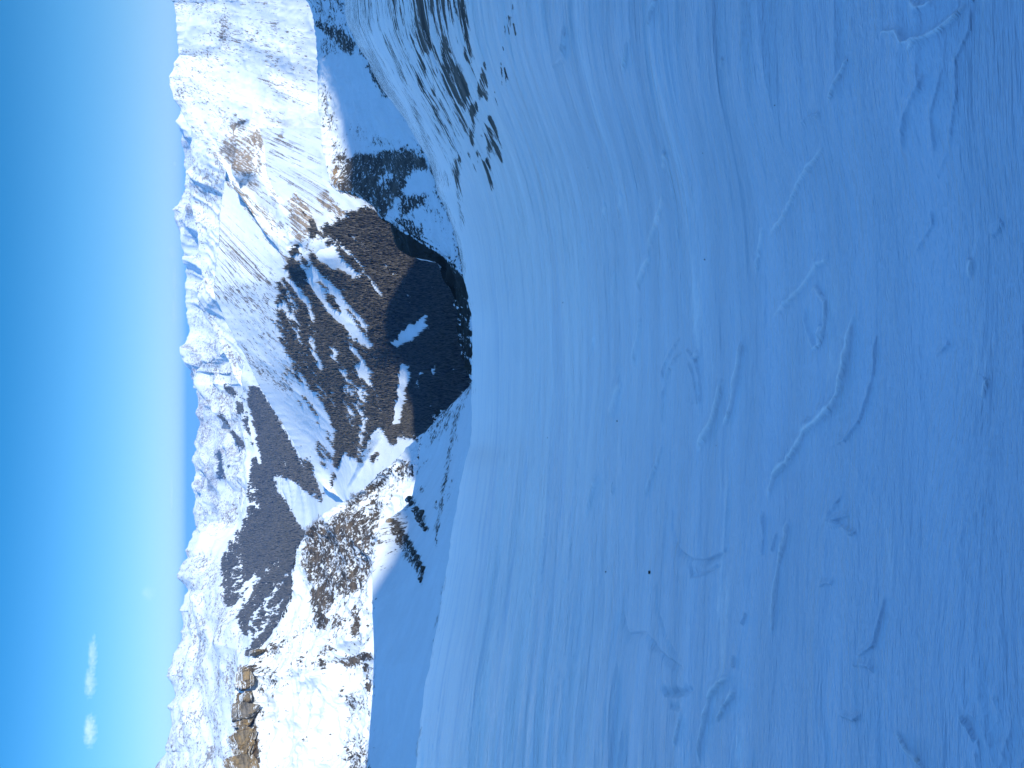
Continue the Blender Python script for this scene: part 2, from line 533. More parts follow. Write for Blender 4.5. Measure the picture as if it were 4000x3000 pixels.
# --- rocky sunlit flank on the left
rock.poly([(1170, 2110), (1250, 2040), (1340, 1970), (1440, 1890), (1470, 1870), (1560, 1800), (1600, 1790), (1640, 1830), (1610, 1880), (1560, 1900), (1500, 1990), (1470, 2080), (1450, 2250), (1400, 2330), (1300, 2330), (1240, 2290), (1200, 2290), (1170, 2200)], 0.70, 4)
rock.poly([(1390, 1990), (1440, 1930), (1520, 1870), (1560, 1850), (1590, 1880), (1540, 1930), (1470, 1990), (1420, 2010)], 0.75, 4, 'cut')
for p in ([(1180, 2080), (1245, 2010), (1260, 2060), (1200, 2130)], [(1250, 2090), (1310, 2100), (1310, 2125), (1240, 2130)], [(1195, 2160), (1240, 2140), (1310, 2150), (1300, 2210), (1215, 2220)],
          [(1190, 2225), (1245, 2240), (1250, 2290), (1200, 2280)], [(1440, 1950), (1490, 1950), (1500, 1970), (1445, 1980)], [(1370, 1930), (1430, 1920), (1410, 1960), (1370, 1960)],
          [(1200, 2290), (1280, 2290), (1330, 2350), (1240, 2400), (1215, 2370)], [(1220, 2370), (1270, 2350), (1290, 2440), (1250, 2470), (1225, 2430)],
          [(1370, 2380), (1410, 2370), (1410, 2480), (1380, 2500), (1365, 2430)], [(1310, 2420), (1345, 2400), (1350, 2450), (1310, 2470)],
          [(1260, 2510), (1320, 2530), (1325, 2560), (1265, 2540)], [(1290, 2560), (1400, 2560), (1456, 2530), (1456, 2590), (1400, 2600), (1340, 2630), (1310, 2600)],
          [(1400, 2590), (1456, 2580), (1456, 2700), (1420, 2690), (1430, 2640)]):
    rock.poly(p, 0.88, 3)
for p in ([(1340, 2440), (1400, 2440), (1440, 2500), (1400, 2540)], [(1320, 2700), (1400, 2680), (1390, 2830), (1340, 2850)], [(1330, 2870), (1440, 2840), (1450, 3000), (1350, 3000)],
          [(1230, 2400), (1330, 2380), (1380, 2490), (1300, 2500)], [(1000, 2560), (1060, 2500), (1120, 2440), (1140, 2480), (1080, 2580)], [(990, 2600), (1100, 2590), (1100, 2760), (1000, 2720)],
          [(1380, 2700), (1450, 2700), (1450, 2800), (1400, 2790)]):
    rock.poly(p, 0.46, 4)
ochre.poly([(1160, 2000), (1500, 1850), (1456, 2700), (1160, 2500)], 0.12, 4)
for p in ([(925, 2612), (950, 2603), (990, 2610), (985, 2650), (955, 2680), (925, 2665)], [(985, 2530), (1010, 2540), (1050, 2530), (1045, 2545), (1000, 2555)],
          [(930, 2700), (975, 2712), (980, 2740), (930, 2760), (905, 2750)], [(930, 2760), (965, 2752), (1005, 2755), (1012, 2790), (990, 2830), (960, 2820), (950, 2850), (920, 2860), (910, 2800)],
          [(915, 2870), (950, 2850), (1000, 2845), (1010, 2900), (1015, 2940), (1010, 3000), (905, 3000), (905, 2930)]):
    rock.poly(p, 1.0, 1)
    ochre.poly(p, 0.9, 1)
for p in ([(995, 2690), (1030, 2680), (1020, 2715), (1000, 2715)], [(1035, 2735), (1055, 2725), (1055, 2770), (1040, 2775)], [(1010, 2760), (1030, 2770), (1025, 2805), (1010, 2790)]):
    rock.poly(p, 0.7, 1)
rock.poly([(900, 2500), (1460, 2300), (1460, 3000), (900, 3000)], 0.22, 4)
rock.poly([(1060, 2700), (1330, 2560), (1330, 3000), (1040, 3000)], 0.9, 6, 'cut')
# --- shaded flank under the snow edge, left side
rock.line([(1842, 1500), (1810, 1570), (1780, 1650), (1765, 1720), (1750, 1800), (1742, 1860), (1730, 1920), (1722, 1990), (1715, 2020), (1706, 2060)], 12, 0.75, 1)
rock.line([(1790, 1580), (1775, 1660), (1790, 1720)], 10, 0.6, 1)
rock.line([(1715, 2030), (1695, 2070), (1680, 2100)], 6, 0.75, 0)
rock.line([(1712, 2040), (1708, 2090), (1703, 2140)], 5, 0.7, 0)
rock.poly([(1620, 1680), (1640, 1640), (1700, 1600), (1775, 1590), (1785, 1640), (1760, 1690), (1700, 1700)], 0.45, 3)
rock.poly([(1605, 1690), (1630, 1690), (1635, 1735), (1612, 1720)], 0.75, 1)
rock.poly([(1660, 1770), (1680, 1700), (1720, 1650), (1745, 1660), (1690, 1740)], 0.50, 2)
rock.line([(1650, 1700), (1635, 1760), (1630, 1820)], 7, 0.6, 0)
rock.poly([(1660, 1800), (1675, 1790), (1670, 1820), (1655, 1830)], 0.55, 2)
rock.poly([(1630, 1850), (1650, 1830), (1640, 1870)], 0.5, 1)
rock.poly([(1640, 1895), (1658, 1900), (1655, 1930), (1635, 1925)], 0.5, 2)
rock.poly([(1700, 1955), (1708, 1955), (1704, 1990), (1697, 1990)], 0.95, 0)
rock.line([(1768, 1870), (1755, 1920), (1750, 1960)], 5, 0.65, 0)
rock.poly([(1516, 2038), (1545, 2030), (1590, 2075), (1625, 2150), (1650, 2190), (1662, 2230), (1655, 2270), (1645, 2290), (1630, 2240), (1600, 2200), (1570, 2160), (1545, 2110), (1530, 2070)], 0.72, 1)
rock.poly([(1560, 2120), (1600, 2190), (1590, 2200), (1570, 2170)], 0.5, 2)
rock.poly([(1590, 1930), (1615, 1935), (1625, 1970), (1640, 1995), (1665, 2010), (1655, 2040), (1678, 2065), (1665, 2085), (1640, 2040), (1630, 1990), (1605, 1960)], 0.75, 1)
rock.line([(1738, 2240), (1725, 2310), (1710, 2400), (1700, 2460)], 6, 0.55, 0)
rock.line([(1692, 2500), (1686, 2540)], 5, 0.7, 0)
rock.line([(1645, 2840), (1632, 2900), (1626, 2960)], 6, 0.7, 0)
# --- shaded spur, bowl and cliff on the right
rock.poly([(1195, -10), (1480, -10), (1470, 120), (1400, 190), (1280, 110), (1215, 60)], 0.42, 4)
rock.poly([(1222, 70), (1290, 90), (1345, 120), (1400, 165), (1390, 215), (1365, 215), (1325, 190), (1280, 140), (1235, 115)], 0.74, 2)
rock.poly([(1240, 120), (1300, 170), (1330, 210), (1270, 230), (1250, 200)], 0.48, 3)
rock.poly([(1395, 165), (1425, 200), (1440, 240), (1475, 310), (1500, 350), (1540, 400), (1545, 405), (1500, 375), (1455, 310), (1430, 240), (1400, 190)], 0.85, 1)
rock.poly([(1440, 150), (1480, 220), (1530, 330), (1570, 400), (1610, 480), (1660, 590), (1675, 640), (1640, 590), (1590, 490), (1530, 410), (1470, 300), (1430, 215)], 0.52, 2)
rock.poly([(1245, 350), (1265, 300), (1305, 400), (1335, 520), (1365, 640), (1345, 700), (1300, 680), (1275, 560), (1255, 450)], 0.52, 4)
rock.poly([(1330, 690), (1300, 640), (1290, 720), (1330, 760), (1345, 750)], 0.75, 2)
ochre.poly([(1330, 690), (1290, 620), (1285, 720), (1330, 760), (1345, 750)], 0.9, 2)
rock.poly([(1340, 470), (1420, 490), (1480, 530), (1560, 560), (1600, 600), (1500, 590), (1400, 560)], 0.42, 5)
rock.poly([(1320, 720), (1340, 640), (1395, 590), (1455, 600), (1515, 583), (1600, 575), (1650, 610), (1680, 650), (1670, 668), (1615, 660), (1590, 700), (1570, 740), (1555, 760),
           (1525, 830), (1480, 850), (1450, 810), (1410, 775), (1330, 755)], 0.86, 3)
rock.poly([(1480, 680), (1540, 660), (1550, 700), (1490, 720)], 0.6, 3, 'cut')
rock.poly([(1560, 750), (1600, 760), (1640, 755), (1680, 765), (1670, 790), (1640, 810), (1610, 820), (1580, 850), (1550, 850)], 0.75, 2)
rock.poly([(1530, 870), (1560, 840), (1600, 860), (1650, 900), (1672, 960), (1630, 930), (1580, 910), (1540, 930)], 0.62, 2)
rock.poly([(1530, 930), (1560, 950), (1620, 935), (1680, 985), (1692, 1025), (1640, 1012), (1590, 1005), (1550, 980)], 0.92, 2)
rock.line([(1610, 830), (1650, 880), (1680, 920)], 12, 0.6, 2)
rock.line([(1660, 800), (1700, 830), (1720, 845)], 20, 0.6, 2)
rock.line([(1700, 860), (1730, 900), (1745, 930)], 16, 0.5, 2)
rock.poly([(1752, 1010), (1775, 1008), (1778, 1070), (1755, 1070)], 0.72, 2)
rock.poly([(1755, 1080), (1800, 1080), (1805, 1150), (1780, 1175), (1760, 1140), (1740, 1100)], 0.60, 2)
rock.line([(1700, 1030), (1720, 1085), (1750, 1130), (1775, 1180), (1782, 1240), (1785, 1330), (1815, 1370), (1842, 1400)], 12, 0.6, 1)
rock.line([(1800, 1120), (1815, 1160), (1838, 1190)], 12, 0.6, 1)
rock.line([(1805, 1260), (1800, 1290)], 10, 0.5, 1)
rock.poly([(1790, 1350), (1820, 1340), (1840, 1390), (1820, 1370)], 0.5, 2)
# --- bare streaks on the near slope
rock.line([(1680, 640), (1706, 750), (1742, 818), (1778, 922), (1792, 976), (1808, 1066)], 14, 0.80, 1)
rock.line([(1500, 140), (1530, 230), (1590, 350), (1640, 480), (1680, 600), (1710, 690), (1735, 700), (1765, 690)], 13, 0.74, 1)
rock.poly([(1540, -10), (1560, -10), (1560, 60), (1548, 80)], 0.78, 2)
rock.poly([(1585, -10), (1700, -10), (1690, 40), (1680, 120), (1690, 170), (1665, 230), (1670, 300), (1640, 330), (1625, 250), (1615, 120)], 0.82, 2)
rock.poly([(1700, -10), (1830, -10), (1830, 60), (1810, 100), (1780, 150), (1760, 110), (1740, 60)], 0.60, 3)
rock.poly([(1610, 250), (1660, 240), (1668, 360), (1675, 450), (1650, 380)], 0.70, 3)
rock.poly([(1715, 140), (1750, 150), (1770, 230), (1800, 260), (1830, 300), (1835, 340), (1825, 440), (1800, 440), (1770, 360), (1740, 350), (1720, 280)], 0.90, 2)
rock.poly([(1685, 270), (1700, 300), (1720, 480), (1740, 620), (1722, 560), (1700, 450), (1685, 360)], 0.83, 1)
rock.poly([(1700, 400), (1725, 360), (1760, 480), (1775, 580), (1755, 560), (1725, 480)], 0.66, 3)
rock.poly([(1810, 100), (1830, 110), (1835, 210), (1815, 290), (1800, 230)], 0.70, 2)
rock.poly([(1895, 200), (1910, 250), (1910, 370), (1880, 390), (1860, 440), (1845, 600), (1832, 600), (1832, 480), (1850, 370), (1880, 260)], 0.82, 1)
rock.poly([(1880, 470), (1905, 460), (1925, 500), (1960, 580), (1962, 640), (1930, 590), (1915, 540), (1895, 500)], 0.88, 1)
rock.poly([(1895, 500), (1920, 560), (1925, 620), (1905, 590)], 0.80, 1)
rock.poly([(1885, 600), (1910, 600), (1920, 680), (1930, 760), (1905, 690)], 0.80, 1)
rock.poly([(1775, 620), (1790, 600), (1795, 680), (1800, 780), (1790, 760), (1780, 690)], 1.00, 1)
rock.line([(1798, 790), (1800, 840), (1806, 880)], 8, 0.88, 1)
rock.line([(1880, 560), (1862, 610), (1856, 650)], 10, 0.68, 1)
rock.line([(1955, 0), (1965, 60), (1970, 80)], 8, 0.83, 1)
rock.line([(1990, 0), (2000, 50)], 8, 0.78, 1)
rock.line([(1962, 60), (1985, 80), (1990, 150)], 8, 0.88, 1)
rock.line([(1955, 140), (1965, 200)], 6, 0.88, 0)
rock.line([(1970, 90), (1972, 160)], 6, 0.88, 0)
rock.line([(2000, 110), (2010, 150)], 6, 0.78, 0)
rock.line([(1955, 250), (1962, 370)], 6, 0.73, 0)
rock.line([(1970, 270), (1977, 340)], 5, 0.68, 0)
rock.line([(1935, 330), (1945, 390)], 8, 0.78, 0)
rock.line([(1925, 360), (1928, 380)], 6, 0.68, 0)
rock.poly([(1480, -10), (1870, -10), (1860, 200), (1850, 480), (1780, 640), (1700, 520), (1620, 330), (1520, 150)], 0.47, 6)
# --- relief
carve.poly([(880, 640), (920, 690), (985, 700), (1000, 760), (1060, 820), (1110, 900), (1095, 910), (1040, 850), (985, 790), (930, 730)], 1.6, 4, 'add')
carve.poly([(915, 490), (975, 475), (970, 500), (915, 515), (885, 520)], 0.5, 2, 'add')
carve.poly([(890, 520), (1000, 510), (1010, 640), (985, 690), (920, 680), (880, 600)], -0.9, 5, 'add')
carve.poly([(1010, 700), (1060, 740), (1080, 790), (1030, 760)], -0.5, 4, 'add')
carve.poly([(1135, 800), (1240, 760), (1260, 880), (1180, 960), (1140, 900)], -0.6, 5, 'add')
carve.line([(1090, 480), (1110, 500), (1060, 520), (1030, 510)], 14, 0.25, 2, 'add')
carve.line([(1135, 760), (1200, 850), (1240, 870), (1310, 920)], 22, 0.45, 2, 'add')
carve.line([(1240, 770), (1300, 830), (1370, 870)], 18, 0.4, 2, 'add')
carve.line([(1130, 960), (1180, 965)], 14, 0.4, 2, 'add')
# ribs and hollows of the big mountain's face
carve.poly([(872, 0), (905, 30), (905, 110), (885, 195), (845, 175), (860, 90)], 0.45, 4, 'add')
carve.line([(700, 215), (770, 190), (838, 165), (868, 90), (880, -10)], 26, -0.35, 4, 'add')
carve.line([(690, 420), (745, 505), (800, 580), (838, 612)], 24, 0.45, 3, 'add')
carve.line([(910, 330), (960, 400), (985, 480)], 34, -0.30, 6, 'add')
carve.line([(1000, 290), (1110, 360), (1235, 470)], 40, -0.35, 7, 'add')
carve.line([(1060, 250), (1150, 330), (1240, 400)], 34, 0.30, 6, 'add')
carve.line([(1050, 450), (1160, 560), (1250, 660)], 30, 0.32, 6, 'add')
carve.line([(1010, 560), (1120, 690), (1230, 760)], 34, -0.32, 6, 'add')
carve.line([(760, 330), (800, 420), (850, 520)], 40, -0.25, 7, 'add')
carve.line([(1000, 60), (1080, 130), (1130, 180)], 34, 0.22, 6, 'add')
carve.line([(960, 180), (1080, 230), (1180, 260)], 30, -0.22, 6, 'add')
#COVER_END


# ------------------------------------------------------------------ terrain from ridge, flank and foot lines
def rail(pts, cols, sm=0):
    p = np.array(sorted(pts), float)
    px = np.interp(cols, p[:, 0], p[:, 1])
    rr = np.exp(np.interp(cols, p[:, 0], np.log(p[:, 2])))
    if sm:
        px = smooth1(px, sm)
    rr = smooth1(rr, 12)
    return px, rr


LAY = {}


def terrain(name, rails, crest, segs, mat, disp, span=(-260, 3260), step=4, shear=0.0, jag=None, label='', carve_gain=0.0, backs=((0.30, 0.10), (1.2, 0.45)), cover=True, col_sm=None, warp=7.0, rockbias=0.0, struct=0.6, foot=0.0, steepk=0.4):
    """rails: from the foot (nearest) to the crest; columns run across; the far side falls away behind the crest.
    disp: list of (wavelength m, amplitude m, kind)"""
    cols = np.arange(span[0], span[1] + step, step).astype(float)
    K = []
    for i, rl in enumerate(rails):
        px, rr = rail(rl, cols, 0 if i == crest else (10 if col_sm is None else col_sm))
        K.append(at(px, cols, rr))
    K = np.array(K)                      # (k, ncol, 3)
    rows = []
    for i in range(len(K) - 1):
        p0 = K[max(i - 1, 0)]
        p1, p2 = K[i], K[i + 1]
        p3 = K[min(i + 2, len(K) - 1)]
        n = segs[i]
        for s in range(n):
            u = s / n
            m1 = (p2 - p0) * 0.5 if i > 0 else (p2 - p1)
            m2 = (p3 - p1) * 0.5 if i < len(K) - 2 else (p2 - p1)
            L = np.linalg.norm(p2 - p1, axis=-1, keepdims=True)
            for m in (m1, m2):
                q = np.linalg.norm(m, axis=-1, keepdims=True)
                m *= np.minimum(1, 1.2 * L / np.maximum(q, 1e-6))
            h00 = 2 * u ** 3 - 3 * u ** 2 + 1
            h10 = u ** 3 - 2 * u ** 2 + u
            h01 = -2 * u ** 3 + 3 * u ** 2
            h11 = u ** 3 - u ** 2
            rows.append(h00 * p1 + h10 * m1 + h01 * p2 + h11 * m2)
    top = K[-1]
    rows.append(top)
    nfront = len(rows)
    # far side
    rt = np.linalg.norm(top[:, :2], axis=-1, keepdims=True)
    H = np.maximum(np.abs(K[0][:, 2:3] - top[:, 2:3]), 0.05 * rt)
    nb = 10
    for s in range(1, nb + 1):
        u = s / nb
        q = top.copy()
        q[:, :2] *= 1 + u * 1.5 * H / rt
        q[:, 2:] -= H * u ** 1.15 * 1.05
        rows.append(q)
    P = np.array(rows)
    nr, nc = P.shape[:2]
    # distance below crest, 0 at crest
    dcrest = np.abs(np.arange(nr) - (nfront - 1))
    env = sstep(0, max(6, nfront * 0.10), dcrest)[:, None]
    ppx, ppy = to_pix(P)
    if carve_gain:
        c = carve.get(ppx, ppy) * (np.arange(nr) < nfront)[:, None]
        d = P.copy()
        d[..., 2] = 0
        d /= np.maximum(np.linalg.norm(d, axis=-1, keepdims=True), 1e-9)
        P = P + d * (c * 100 * carve_gain)[..., None]
    N = normals(P)
    r0 = np.linalg.norm(P, axis=-1)
    Q = P.copy()
    # stretch the noise down the fall line
    ppx, ppy = to_pix(P)
    flow = np.stack([(ppy - shear * ppx) * r0 / FPX, ppx * r0 / FPX, 0 * r0], -1)
    tot = 0
    for wl, amp, kind in disp:
        if kind == 'r':
            d = ridged(P / wl, 4, seed=wl) - 0.45
        elif kind == 'g':          # gullies
            fq = flow / np.array([wl, wl * 5.0, 1.0]) + fbm(P / (wl * 3), 2)[..., None] * 0.5
            d = ridged(fq, 3, seed=wl + 2) - 0.45
        else:
            d = fbm(P / wl, 4, seed=wl)
        e = env * 0.88 + 0.12
        if foot:
            e = e * sstep(0.0, foot, np.arange(nr) / nfront)[:, None]
        tot = tot + amp * d * e
    P = P + N * tot[..., None]
    if jag:
        wl, amp = jag
        j = (ridged(np.stack([cols * r0[nfront - 1] / FPX / wl, 0 * cols, 0 * cols], -1), 4, 0.6, seed=wl) - 0.5) * amp
        k = np.exp(-(dcrest / (nfront * 0.05 + 2)) ** 2)[:, None]
        P[..., 2] += k * j[None, :]
    me = mesh_from(name, P, grid_faces(nr, nc))
    ppx, ppy = to_pix(P)
    wv = warp
    wx = fbm(P / (r0.mean() * 0.012), 3, seed=1.5) * wv * 2
    wy = fbm(P / (r0.mean() * 0.012), 3, seed=9.5) * wv * 2
    rk = rock.get(ppx + wx, ppy + wy)
    N2 = normals(P)
    steep = sstep(0.55, 0.25, N2[..., 2])
    rk = np.clip(np.maximum(rk, rk * (1 - steepk) + steep * steepk) + rockbias, 0, 1)
    rm = float(r0[:nfront].mean())
    fl = np.stack([(ppy - shear * ppx) * r0 / FPX, ppx * r0 / FPX, 0 * r0], -1) / rm
    st1 = fbm(fl / np.array([0.035, 0.075, 1.0]), 4, 0.6, seed=51)
    st2 = ridged(fl / np.array([0.013, 0.050, 1.0]) + fbm(P / (rm * 0.03), 3)[..., None] * 0.7, 3, seed=52) - 0.4
    if mat in (M_NEAR, M_FLANK, M_FAR):
        st1 = fbm(P / (rm * 0.045), 5, 0.6, seed=51)
        st2 = ridged(P / (rm * 0.018), 4, 0.6, seed=52) - 0.4
    gate = sstep(0.03, 0.2, rk) * sstep(1.0, 0.5, rk)
    rk = np.clip(rk + gate * struct * (0.95 * st1 + 0.36 * st2), 0, 1)
    back = (np.arange(nr) >= nfront)[:, None] & np.ones((1, nc), bool)
    rk[back] = 0.3
    wd = wood.get(ppx + wx * 0.6, ppy + wy * 0.6)
    gl = glade.get(ppx + wx, ppy + wy)
    pep = fbm(fl / np.array([0.0042, 0.018, 1.0]), 3, 0.65, seed=61) * 1.25 + 0.5
    wd = np.clip(wd - gl * sstep(0.40, 0.72, pep), 0, 1)
    edge = sstep(0.02, 0.3, wd) * sstep(1.0, 0.75, wd)
    wd = np.clip(wd + edge * 1.0 * fbm(fl / np.array([0.006, 0.02, 1.0]), 3, 0.6, seed=62), 0, 1)
    wd[back] = 0
    oc = ochre.get(ppx + wx, ppy + wy)
    oc[back] = 0
    if not cover:
        wd = wd * 0
    set_attr(me, 'rock', rk)
    set_attr(me, 'wood', wd)
    set_attr(me, 'ochre', oc)
    flow = np.stack([(ppy - shear * ppx) * r0 / FPX, ppx * r0 / FPX, 0 * r0], -1)
    set_vattr(me, 'flow', flow)
    o = link(name, me, mat)
    LAY[name] = dict(P=P, px=ppx, py=ppy, wood=wd, nfront=nfront, obj=o, N=N2)
    if label:
        structure(o, label)
    return o


def surf(name, px, py):
    """nearest front vertex of a terrain sheet to a photo position"""
    L = LAY[name]
    n = L['nfront']
    d = (L['px'][:n] - px) ** 2 + (L['py'][:n] - py) ** 2
    i = np.unravel_index(np.argmin(d), d.shape)
    return L['P'][:n][i]


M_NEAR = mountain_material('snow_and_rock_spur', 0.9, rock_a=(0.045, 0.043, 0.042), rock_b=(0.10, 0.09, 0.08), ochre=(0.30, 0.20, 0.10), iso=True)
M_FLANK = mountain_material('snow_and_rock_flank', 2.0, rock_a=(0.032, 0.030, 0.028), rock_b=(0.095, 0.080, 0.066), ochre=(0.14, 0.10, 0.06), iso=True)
M_MID = mountain_material('snow_and_rock_mountain', 2.4, rock_a=(0.13, 0.115, 0.10), rock_b=(0.26, 0.22, 0.175), ochre=(0.27, 0.19, 0.11), aniso=1.9)
M_VALLEY = mountain_material('snow_under_wood', 2.4, aniso=3, rock_a=(0.12, 0.105, 0.09), rock_b=(0.24, 0.205, 0.165))
M_FAR = mountain_material('snow_and_rock_far', 6.5, iso=True, rock_a=(0.17, 0.16, 0.15), rock_b=(0.30, 0.27, 0.25), wood=(0.028, 0.030, 0.033))

# farthest range on the skyline
terrain('hills_far', [
    [(-300, 880, 13000), (1400, 900, 13000), (2100, 900, 13000), (3300, 900, 12000)],
    [(-300, 820, 14500), (1400, 830, 14500), (2100, 830, 15000), (3300, 830, 14000)],
    [(-300, 690, 16000), (480, 708, 16000), (560, 712, 16000), (640, 716, 16000), (700, 722, 16000), (750, 716, 16000), (800, 690, 16000), (815, 666, 16000), (850, 680, 16000), (885, 690, 16000),
     (930, 700, 16000), (1000, 734, 16000), (1080, 729, 16000), (1130, 725, 16000), (1180, 721, 16000), (1250, 733, 16000), (1290, 736, 16000), (1380, 719, 16000), (1450, 738, 16000),
     (1500, 752, 17000), (1568, 770, 17000), (1622, 766, 17000), (1649, 776, 17000), (1703, 770, 17000), (1771, 789, 17000), (1798, 764, 17000), (1862, 774, 17000), (1902, 754, 17000), (1934, 765, 17000),
     (2020, 762, 17000), (2065, 767, 17000), (2090, 748, 17000), (2200, 760, 17000), (3300, 770, 17000)]],
    2, [20, 60], M_FAR, [(2600, 420, 'r'), (900, 190, 'g'), (350, 60, 'g')], jag=(420, 70), label='far jagged snow range on the skyline', rockbias=0.05)
# second row behind the wooded slope
terrain('hills_behind', [
    [(300, 1050, 6500), (1000, 1050, 6300), (1560, 1080, 6600), (1700, 1100, 6600)],
    [(300, 870, 7600), (1000, 880, 7400), (1400, 960, 7400), (1560, 1020, 7200), (1700, 1100, 7000)],
    [(300, 760, 8300), (560, 745, 8300), (700, 736, 8300), (795, 746, 8200), (908, 770, 8000), (1003, 777, 8000), (1089, 789, 8000), (1120, 771, 8000), (1160, 764, 8000), (1230, 800, 8000), (1300, 838, 7900),
     (1400, 885, 7800), (1450, 905, 7800), (1500, 930, 7700), (1560, 985, 7500), (1620, 1060, 7300), (1700, 1150, 7000)]],
    2, [20, 60], M_FAR, [(1700, 170, 'r'), (480, 60, 'g'), (180, 22, 'g'), (90, 8, 'r')], span=(300, 1700), jag=(200, 25), shear=0.8, label='white ridge behind the wooded slope')
# far side of the valley and the peaks on the left
terrain('hills_left', [
    [(1350, 1340, 3350), (1700, 1360, 3350), (2000, 1340, 3400), (2300, 1300, 3500), (3300, 1200, 3700)],
    [(1350, 1180, 4300), (1700, 1200, 4150), (2000, 1190, 4300), (2300, 1160, 4400), (2600, 1080, 4600), (3300, 1000, 4400)],
    [(1350, 1095, 5000), (1700, 1110, 4900), (2000, 1090, 5300), (2300, 1060, 5300), (2600, 980, 5400), (3300, 900, 5200)],
    [(1350, 980, 7300), (1600, 975, 7300), (1750, 990, 7200), (1900, 985, 7200), (2050, 965, 7300), (2200, 900, 7100), (2400, 850, 6800), (2700, 800, 6600), (3300, 760, 6300)],
    [(1350, 905, 8100), (1450, 760, 9300), (1500, 755, 9200), (1560, 800, 8900), (1613, 828, 8700), (1649, 882, 8400), (1717, 922, 8200), (1760, 940, 8100), (1800, 905, 8300), (1860, 880, 8500), (1920, 915, 8300), (1980, 890, 8500),
     (2040, 850, 8700), (2070, 800, 9000), (2101, 742, 9200), (2146, 721, 9200), (2178, 730, 9200), (2196, 712, 9200), (2246, 681, 9200), (2304, 730, 9200), (2385, 699, 9100), (2430, 708, 9000), (2503, 707, 9000),
     (2553, 672, 8900), (2600, 664, 8800), (2640, 648, 8800), (2680, 664, 8800), (2720, 677, 8700), (2752, 654, 8600), (2790, 655, 8600), (2829, 659, 8500), (2883, 653, 8400), (2937, 657, 8300), (2982, 622, 8200), (3000, 608, 8200), (3060, 570, 8200), (3300, 540, 8200)]],
    4, [24, 16, 34, 50], M_FAR, [(1900, 260, 'r'), (620, 70, 'g'), (260, 22, 'g'), (110, 5, 'r')], span=(1350, 3280), jag=(240, 45), shear=-1.2, foot=0.55, steepk=0.2, label='snowy peaks and dark wooded foot on the left')
# wooded slope across the valley with the valley floor and our own lower slope
terrain('valley', [
    [(500, 2250, 600), (1100, 2150, 620), (1500, 2120, 640), (1900, 2120, 640), (2300, 2100, 640)],
    [(500, 1900, 1150), (1100, 1870, 1230), (1500, 1850, 1400), (1800, 1750, 1650), (2300, 1700, 1750)],
    [(500, 1730, 1850), (1000, 1725, 1930), (1150, 1710, 1980), (1300, 1690, 2020), (1450, 1670, 2120), (1600, 1650, 2240), (1700, 1600, 2380), (1850, 1480, 2620), (1930, 1430, 2790), (2000, 1460, 2620), (2300, 1600, 2300)],
    [(500, 1640, 2200), (850, 1640, 2280), (1000, 1640, 2317), (1100, 1637, 2270), (1200, 1620, 2290), (1300, 1592, 2390), (1420, 1575, 2560), (1600, 1560, 2690), (1700, 1500, 2780), (1850, 1400, 3000), (1930, 1350, 3200), (2000, 1400, 3000), (2300, 1560, 2600)],
    [(500, 1450, 2400), (800, 1450, 2470), (950, 1450, 2485), (1000, 1450, 2490), (1100, 1450, 2500), (1200, 1450, 2520), (1300, 1450, 2570), (1450, 1450, 2710), (1600, 1450, 2790), (1700, 1430, 2840), (1760, 1415, 2890), (1850, 1378, 3030), (1930, 1338, 3260), (2000, 1395, 3020), (2300, 1550, 2620)],
    [(500, 1290, 2700), (1000, 1250, 2600), (1200, 1240, 2800), (1400, 1290, 2830), (1600, 1330, 2960), (1750, 1345, 3070), (1880, 1335, 3270), (1930, 1325, 3360), (2000, 1390, 3040), (2300, 1540, 2640)],
    [(500, 960, 3750), (1000, 950, 3260), (1100, 960, 3180), (1250, 1000, 3200), (1400, 1060, 3230), (1550, 1140, 3300), (1700, 1220, 3420), (1850, 1285, 3500), (1930, 1310, 3440), (2000, 1385, 3060), (2300, 1530, 2660)],
    [(500, 900, 4200), (700, 880, 4000), (750, 871, 3900), (840, 857, 3700), (967, 857, 3520), (1030, 844, 3500), (1139, 836, 3500), (1180, 848, 3500), (1270, 889, 3460), (1342, 929, 3430), (1400, 962, 3420), (1450, 985, 3430), (1500, 1010, 3440),
     (1590, 1062, 3480), (1700, 1132, 3520), (1790, 1178, 3580), (1880, 1242, 3600), (1920, 1285, 3500), (1950, 1340, 3300), (2000, 1380, 3080), (2300, 1520, 2680)]],
    7, [20, 40, 20, 50, 50, 70, 40], M_VALLEY, [(420, 7, 'g'), (150, 3, 'g'), (60, 2.2, 'r')], span=(500, 2300), shear=0.85, jag=(90, 5), label='wooded snow slope across the valley and the valley floor', rockbias=0.0)
